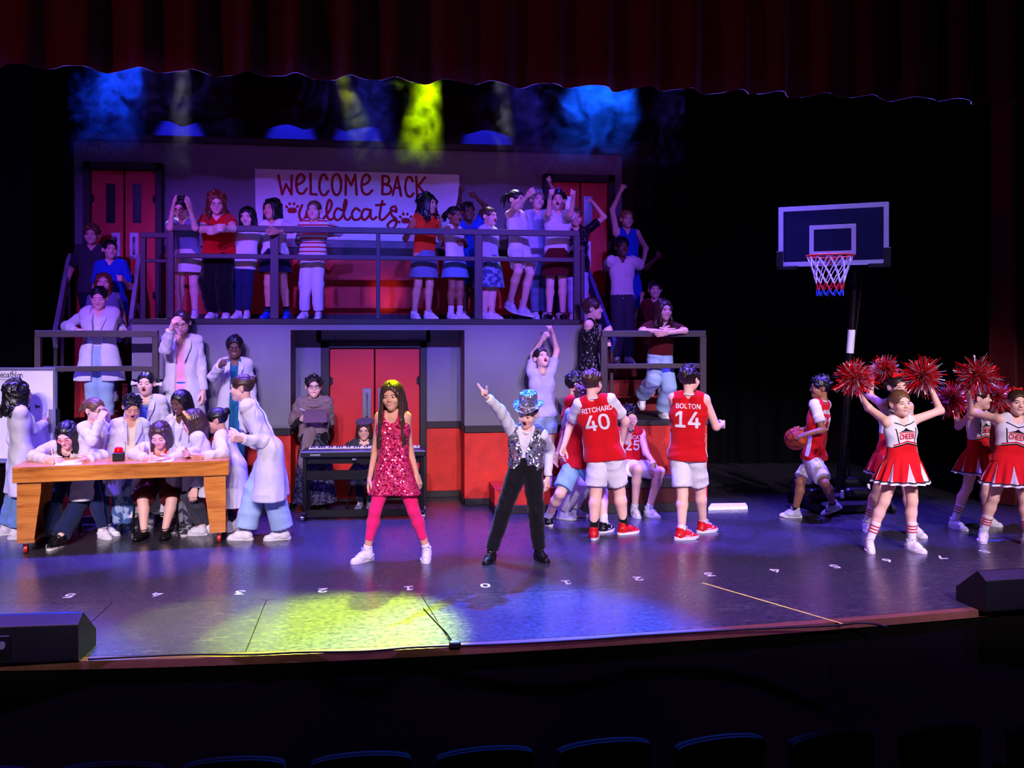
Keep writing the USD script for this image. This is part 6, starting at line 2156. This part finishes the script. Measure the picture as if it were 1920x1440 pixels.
P('girl in white tank top and denim skirt facing right behind the deck railing', H=1.3, yaw=50, Y=YF, feet=((845,), (862,)), head=(852, 405), er=(832, 463, 1), wr=(856, 456, -1), el=(872, 460, 1), wl=(870, 452, -1), hand=('fist', 'fist'), skin='brown', face='open', hair=('pony', 'black', dict(ln=.14)), sock=('white', .85),
  wear=[('skirt', 'jean', dict(ln=.22, flare=.05)), ('top', 'white', dict(sleeveless=True, hem=-.02, scoop=.03))], **DK)
P('person in a blue shirt with both fists up behind the girl in the tank top', H=1.5, yaw=28, Y=11.25, feet=((872,), (888,)), head=(877, 398), er=(860, 388, 1), wr=(863, 362, -1), el=(911, 388, 1), wl=(893, 370, -1), hand=('fist', 'fist'), skin='dark', hair=('short', 'black', {}), shoe=('sneaker', 'slate', 'white'),
  wear=[('shorts', 'darkjean', dict(end=.5)), ('top', 'blue', dict(sl=.4, hem=-.12))], **DK)
P('girl shouting to the right in a pale shirt and long denim skirt', H=1.34, yaw=56, Y=YF, feet=((908,), (922,)), head=(917, 406), face='open', build=1.12, er=(893, 446, 1), wr=(903, 470, -1), hair=('bun', 'brown', {}), skin='fair',
  wear=[('skirt', speckled('denim_mottle', (.22, .30, .48), (.5, .58, .72), 20), dict(ln=.36, flare=.05)), ('top', 'lilac', dict(sl=.4, hem=-.1))], **DK)
P('girl in white shirt and shorts jumping with one arm across her face', H=1.5, yaw=52, Y=YF, fz=(.07, .03), pitch=(25, 10), feet=((960,), (985,)), head=(968, 375), hip=(974, 474), er=(969, 388, -1), wr=(990, 366, -1), kr=(972, 508, -1), kl=(994, 512, -1), hand=('fist', 'relaxed'), hair=('pony', 'black', dict(ln=.2)), shoe=('boot', 'silver', 'white'),
  wear=[('shorts', 'white', dict(end=.34)), ('top', 'white', dict(sleeveless=True, hem=-.05))], **DK)
P('grey haired person in a pale blouse gripping the rail behind the jumping girl', H=1.56, yaw=20, Y=10.85, feet=((1004,), (1024,)), head=(1007, 375), er=(1000, 414, 1), wr=(1003, 436, -1), hand=('grip', 'relaxed'), hair=('short', 'grey', {}),
  wear=[('trousers', 'greyblue', dict(o2=.03)), ('top', 'lilac', dict(sl=.97, hem=-.1))], **DK)
P('person in white blouse and maroon skirt shouting with both fists raised', H=1.5, yaw=-8, Y=YF, feet=((1030,), (1055,)), head=(1047, 376), hp=-4, er=(1029, 400, -1), wr=(1031, 370, -1), el=(1070, 402, -1), wl=(1075, 372, -1), hand=('fist', 'fist'), face='open', hair=('short', 'black', {}), shoe=('heel', 'black', 'black'),
  wear=[('skirt', 'maroon', dict(ln=.27, flare=.035)), ('top', 'white', dict(sl=.42, hem=.02, slo=.018))], **DK)
P('person in a dark flowered shirt and pale trousers raising one fist by the right door', H=1.44, yaw=4, Y=11.25, feet=((1073,), (1094,)), head=(1079, 409), el=(1133, 407, 1), wl=(1113, 381, -1), hand=('relaxed', 'fist'), face='smile', hair=('short', 'lightbrown', {}),
  wear=[('trousers', 'lilac', dict(o2=.03)), ('top', speckled('dark_flowers', (.05, .05, .07), (.35, .3, .35), 30, .6), dict(sl=.4, hem=-.15))], **DK)
P('person mostly hidden behind the one in the white blouse, one fist high', H=1.5, yaw=6, Y=11.6, feet=((1030,), (1048,)), head=(1040, 384), er=(1044, 366, -1), wr=(1031, 345, -1), hand=('fist', 'relaxed'), hair=('short', 'darkbrown', {}),
  wear=[('trousers', 'navy', {}), ('top', 'slate', dict(sl=.4, hem=-.1))], **DK)

# right stair and landing
P('blonde woman in a blue sleeveless dress with one fist high on the right stair', H=1.62, yaw=14, Y=11.75, z0=LZ + .1858 * 5, feet=((1168,), (1188,)), head=(1175, 411), er=(1148, 394, 1), wr=(1164, 358, -1), el=(1211, 466, 1), wl=(1206, 492, -1), hand=('fist', 'relaxed'), face='smile', hair=('bun', 'blonde', {}), hi=False,
  wear=[('skirt', 'blue', dict(ln=.45, flare=.05)), ('top', 'blue', dict(sleeveless=True, hem=-.02))])
P('child in puffed white sleeves with a fist out to the right on the right stair', H=1.6, yaw=14, Y=11.35, z0=LZ + .1858 * 3, feet=((1157,), (1177,)), head=(1166, 464), er=(1135, 504, 1), wr=(1137, 492, -1), el=(1211, 502, 1), wl=(1231, 484, -1), hand=('fist', 'fist'), skin='dark', hair=('short', 'black', {}), hi=False,
  wear=[('trousers', 'slate', dict(o=.014, o2=.05)), ('top', 'offwhite', dict(sl=.3, hem=.0, slo=.038))])
P('girl with dark fringe in a maroon shirt at the far side of the right stair', H=1.44, yaw=-6, Y=10.95, z0=LZ + .1858, feet=((1222,), (1240,)), head=(1228, 543), hair=('bangs', 'black', {}), face='smile', hi=False, er=(1203, 592, 1), wr=(1203, 560, -1), hand=('fist', 'relaxed'),
  wear=[('trousers', 'black', {}), ('top', 'maroon', dict(sl=.6, hem=-.12))])
P('girl with long curly brown hair leaning on crossed arms on the right landing rail', H=1.47, yaw=4, Y=9.98, z0=LZ, feet=((1204,), (1242,)), fz=(.09, 0), pitch=(38, 0), head=(1244, 582, -.08), hip=(1237, 675), hy=22, er=(1203, 620, -1), wr=(1241, 621, -1), el=(1284, 620, -1), wl=(1252, 624, -1), kr=(1226, 712, -1), hand=('flat', 'flat'), face='smile', hair=('curly', 'brown', dict(ln=.22)),
  wear=[('trousers', 'lightjean', dict(o=.012, o2=.055, band=('navy', .5, .66))), ('top', 'maroon', dict(sl=.42, hem=.05))])
P('girl with curly updo and flowered black top looking right beside the landing', H=1.5, yaw=72, Y=9.88, z0=.8, feet=((1093,), (1109,)), head=(1112, 579), hy=80, er=(1099, 648, 1), wr=(1132, 626, -1), el=(1118, 650, 1), wl=(1137, 645, -1), hand=('hold', 'fist'), face='smile', hair=('bun', 'brown', dict(vol=1.4)),
  wear=[('trousers', 'brown', dict(o=.014, o2=.06)), ('top', speckled('black_flowers', (.03, .03, .035), (.6, .55, .55), 38, .62), dict(sleeveless=True, hem=-.12, flare=.02))])
P('girl in a pale shirt and denim shorts cheering with both fists above her head', H=1.46, yaw=24, Y=9.78, z0=.27, feet=((1012,), (1030,)), head=(1015, 672), hp=-22, er=(1000, 664, 1), wr=(1018, 636, -1), el=(1044, 657, 1), wl=(1036, 624, -1), hand=('fist', 'fist'), lift=(.03, .03), face='open', hair=('pony', 'darkbrown', dict(ln=.2)),
  wear=[('shorts', 'lightjean', dict(end=.3)), ('top', 'lilac', dict(sl=.32, hem=-.02))])

# downstage
P('girl in a pink sequin dress and pink leggings at centre stage', H=1.53, yaw=-10, hy=-8, hr=-4, hp=4, feet=((688, 1051), (800, 1048)), head=(735, 743), hip=(739, 882), er=(704, 842, 1), wr=(693, 898, -1), el=(768, 842, 1), wl=(782, 892, -1), footyaw=(-42, 4), shw=.84, build=.92, skin='tan', face='smile', hair=('long', 'brown', dict(ln=.44, vol=1.7)), sock=('white', .93),
  wear=[('trousers', 'hotpink', dict(end=.87, o=.006)), ('dress', sequins('pink_sequins', (.96, .14, .42), (.45, .03, .18), 80.0, .5), dict(ln=.2, flare=.035))])
P('boy in silver sequin hat and waistcoat pointing up with one arm', H=1.43, yaw=-16, hy=-22, hp=16, hr=6, feet=((921, 1052), (1011, 1049)), head=(990, 776), hip=(985, 878), er=(938, 770, -1), wr=(913, 744, -1), el=(1030, 842, 1), wl=(1027, 898, -1), footyaw=(-18, 28), hand=('point', 'relaxed'), face='open', hair=('short', 'brown', {}), shoe=('sneaker', 'black', 'black'),
  wear=[('top', 'white', dict(sl=.97, hem=.02, o=.007, slo=.014)), ('trousers', 'black', dict(o=.014, o2=.026, oh=.013, top=.1)), ('vest', sequins('silver_sequins', (.80, .79, .86), (.25, .25, .32))), ('hat', sequins('silver_hat', (.86, .82, .92), (.5, .46, .58), 110.0)), ('collar', 'white', dict(r=.013))])
P('boy in red basketball jersey number 40 seen from behind', H=1.62, yaw=170, hy=150, feet=((1170, 1001), (1113, 1010)), head=(1111, 718), hip=(1134, 858), er=(1172, 790, 1), wr=(1166, 828, 1), el=(1069, 797, 1), wl=(1057, 838, -1), build=1.08, skin='fair', hair=('short', 'brown', dict(vol=1.1)), footyaw=(120, 175), shoe=('sneaker', 'red', 'white', 'black'), sock=('black', .84),
  wear=[('shorts', 'white', dict(end=.4)), ('jersey', 'PRITCHARD', '40')])
P('boy in red jersey bending forward behind number 40', H=1.48, yaw=150, feet=((1132, 998), (1028, 985)), head=(1095, 744), hip=(1086, 872), kl=(1050, 926, -1), build=1.05, hair=('short', 'lightbrown', {}), shoe=('sneaker', 'black', 'white'), sock=('white', .85), el=(1060, 812, 1), wl=(1046, 850, 1), footyaw=(140, -150),
  wear=[('shorts', 'skyblue', dict(end=.42)), ('jersey', None, None, dict(c='jersey', sleeves='skyblue'))])
P('dark haired boy in a red shirt and pale trousers standing behind number 40', H=1.5, yaw=70, hy=95, feet=((1054, 972), (1074, 968)), head=(1080, 721), hip=(1062, 852), hair=('short', 'black', {}), shoe=('sneaker', 'lilac', 'white'),
  wear=[('trousers', 'offwhite', dict(o2=.03)), ('top', 'jersey', dict(sl=.45, hem=-.12, o=.02))])
P('seated boy in red jersey number 25 with a hand to his mouth on the bench', H=1.5, yaw=14, hy=10, hp=12, feet=((1190, 967), (1217, 968)), head=(1181, 782, .2), hip=(1180, 877, .2), er=(1176, 828, -1), wr=(1184, 802, -1), el=(1211, 848, -1), wl=(1224, 866, -1), kr=(1196, 880, -1), kl=(1238, 884, -1), hand=('flat', 'fist'), hair=('short', 'black', dict(vol=1.1)), sock=('white', .94), footyaw=(10, 35),
  wear=[('shorts', 'white', dict(end=.36)), ('jersey', 'WILDCATS', '25', dict(back=False, tee=False, numh=.1)), ('watch', 'r')])
P('boy in a sleeveless red jersey numbered 14 with one fist out, turned away', H=1.62, yaw=164, hy=140, feet=((1318, 998), (1278, 1011)), head=(1293, 711), hip=(1289, 858), er=(1343, 800, 1), wr=(1354, 797, 1), el=(1266, 798, 1), wl=(1272, 835, 1), skin='fair', hand=('fist', 'relaxed'), hair=('short', 'darkbrown', dict(vol=1.15)), footyaw=(118, 108), shoe=('runner', 'red', 'white'), sock=('white', .94),
  wear=[('shorts', 'white', dict(end=.41)), ('jersey', 'BOLTON', '14', dict(tee=False, numh=.135))])
b = P('boy in glasses and red jersey carrying a basketball past the hoop', H=1.48, yaw=-134, hy=-98, feet=((1491, 970), (1556, 967)), pitch=(0, 24), head=(1538, 727), hip=(1526, 858), er=(1524, 803, 1), wr=(1499, 806, -1), el=(1542, 806, -1), wl=(1508, 815, -1), kr=(1501, 904, -1), kl=(1546, 906, -1), footyaw=(-100, -95), hand=('hold', 'hold'), skin='brown', hair=('short', 'black', dict(vol=1.2)), shoe=('runner', 'silver', 'white', 'white'), sock=('black', .95),
  wear=[('shorts', 'white', dict(end=.43)), ('jersey', 'ABOSE', '21'), ('glasses',)])
hc = (b.J['hdl'] + b.J['hdr']) / 2 + b.root
basketball(c2w(ray(1492, 823, hc[1] - .0)), .115)

# cheerleaders and their pompoms
SK = ('skirt', 'red', dict(ln=.2, pleats=16, godet='white', band='white', stripe='black'))
b = P('smiling cheerleader with both pompoms raised at the front', H=1.46, yaw=14, hy=6, hr=-4, feet=((1630, 1031), (1709, 1031)), head=(1688, 756), hip=(1692, 862), er=(1628, 764, 1), wr=(1613, 741, -1), el=(1763, 770, 1), wl=(1746, 729, -1), hand=('fist', 'fist'), lift=(.01, .01), footyaw=(-14, 26), face='smile', hair=('pony', 'lightbrown', dict(ln=.16)), sock=('white', .76, 'red'), wear=[('cheer',), SK])
pompom('red and silver pompom above the right hand of the front cheerleader', c2w(ray(1603, 708, b.root[1] + b.J['hdr'][1] - .02)), .145, 1)
pompom('dark red pompom above the left hand of the front cheerleader', c2w(ray(1729, 704, b.root[1] + b.J['hdl'][1] - .02)), .14, 2)
b = P('cheerleader with a red hair bow hidden behind the front cheerleader', H=1.52, yaw=10, feet=((1626, 996), (1712, 1003)), head=(1682, 726), er=(1631, 742, 1), wr=(1636, 702, -1), hand=('fist', 'relaxed'), hair=('pony', 'darkbrown', dict(ln=.22)), sock=('white', .76, 'red'), wear=[('cheer',), SK, ('bow', 'red', dict(at=(-.01, -.03, .115)))])
pompom('smaller silver and red pompom beside the front cheerleader\'s right pompom', c2w(ray(1659, 692, b.root[1] + b.J['hdr'][1] - .02)), .11, 3)
b = P('cheerleader looking right between two low pompoms', H=1.42, yaw=34, hy=62, feet=((1790, 990), (1849, 984)), head=(1837, 746), hip=(1834, 850), er=(1797, 800, 1), wr=(1792, 770, -1), el=(1870, 796, 1), wl=(1867, 768, -1), hand=('fist', 'fist'), hair=('pony', 'darkbrown', dict(ln=.2)), sock=('white', .76, 'red'), wear=[('cheer',), SK])
pompom('dark red pompom in the right hand of the cheerleader looking right', c2w(ray(1784, 749, b.root[1] + b.J['hdr'][1] - .03)), .15, 4)
pompom('dark red pompom in the left hand of the cheerleader looking right', c2w(ray(1868, 742, b.root[1] + b.J['hdl'][1] - .03)), .13, 5)
b = P('cheerleader at the right edge with one pompom raised over her neighbour', H=1.5, yaw=-6, hy=-12, hr=5, feet=((1844, 1013), (1928, 1022)), head=(1908, 755), hip=(1894, 866), er=(1821, 773, 1), wr=(1817, 743, -1), el=(1985, 775, 1), wl=(1992, 745, -1), hand=('fist', 'fist'), footyaw=(-30, 20), face='smile', hair=('bun', 'brown', {}), sock=('white', .76, 'red'), wear=[('cheer',), SK, ('bow', 'red', dict(at=(0, .04, .12), s=.7))])
pompom('large red and silver pompom raised by the cheerleader at the right edge', c2w(ray(1832, 704, b.root[1] + b.J['hdr'][1] - .03)), .175, 6, 520)


# by the red doors
def shawl(B):
    S, L = B.S, B.L
    t = fabric('taupe')
    w_top(B, 'taupe', sl=.52, hem=.02, o=.024, slo=.026, name='shawl', amp=.006, flare=.02)
    a = np.linspace(0, 2 * PI, 24, endpoint=False)
    for k, (r, z) in enumerate(((.07, .03), (.088, .0), (.1, -.03))):
        pts = np.array([B.nk + B.u * (z - .035 * max(0, math.cos(x))) * S + B.s * r * S * math.sin(x) + B.f * (r * .9 * math.cos(x)) * S for x in a])
        part(B.T, 'scarf_fold', tube(pts, .022 * S, 8, closed=True), t, smooth=True)
    f = prims_field([(B.pel + B.u * .2 * L - B.s * .05 * S + B.f * .1 * S, B.pel - B.s * .1 * S + B.f * .1 * S - np.array([0, 0, .25]) * S, .06 * S, .075 * S, .03, B.f, .5)], .011)
    f.folds(.005, 5, 40, (1, 0, 0))
    part(B.T, 'shawl_end', f.mesh(), t, smooth=True)


b = P('woman in glasses and a brown shawl holding a clipboard by the red doors', H=1.5, yaw=16, feet=((578, 957), (602, 956)), head=(588, 725), er=(550, 797, 1), wr=(566, 786, -1), el=(618, 797, 1), wl=(606, 789, -1), hand=('hold', 'hold'), hair=('short', 'darkbrown', dict(vol=1.1)), shoe=('flat', 'black', 'black'),
  wear=[('top', 'black', dict(sl=.97, hem=-.02)), ('skirt', speckled('blue_paisley', (.09, .09, .14), (.28, .27, .36), 34), dict(ln=.68, flare=.07, pleats=18, pamp=.008)), ('glasses',)], extra=shawl)
q = c2w(ray(591, 780, b.root[1] + min(b.J['hdr'][1], b.J['hdl'][1]) - .01))
t = thing('clipboard', 'brown clipboard held by the woman in the shawl', 'clipboard', q, -math.degrees(TH) + 14)
T_ = trimesh.transformations.rotation_matrix(math.radians(-38), (1, 0, 0))
for nm, m, mm in (('board', box(-.125, .125, -.004, .004, -.085, .085, .003), mat('hardboard', (.36, .25, .22), rough=.6)), ('sheet', box(-.11, .11, .0045, .006, -.075, .07), paperm), ('clip', box(-.04, .04, .004, .016, .06, .09, .004), steel)):
    m.apply_transform(T_)
    part(t, nm, m, mm)
pen('white marker pen in the hand of the woman in the shawl', q + c2w((-.09, -.02, .05)), q + c2w((-.16, -.03, .085)), 'white')
P('small child in a purple beret and striped shirt sitting behind the keyboard', H=1.15, yaw=4, feet=((675, 953), (693, 953)), head=(683, 806, .1), hip=(684, 880, .16), hp=10, er=(653, 838, 1), wr=(664, 842, -1), el=(712, 838, 1), wl=(700, 842, -1), kr=(672, 896, -1), kl=(696, 896, -1), hand=('flat', 'flat'), shoe=('boot', 'greyblue', 'white'), hair=('long', 'brown', dict(ln=.12)),
  wear=[('trousers', 'navy', {}), ('top', stripes('shirt_stripes', (.85, .80, .78), (.45, .33, .36), .045, .45), dict(sl=.3, hem=-.06)), ('coat', 'slate', dict(hem=-.04, open_=.075, lapel=False, collar=False, o=.02)), ('glasses', 'tan'), ('beret', 'purple')])
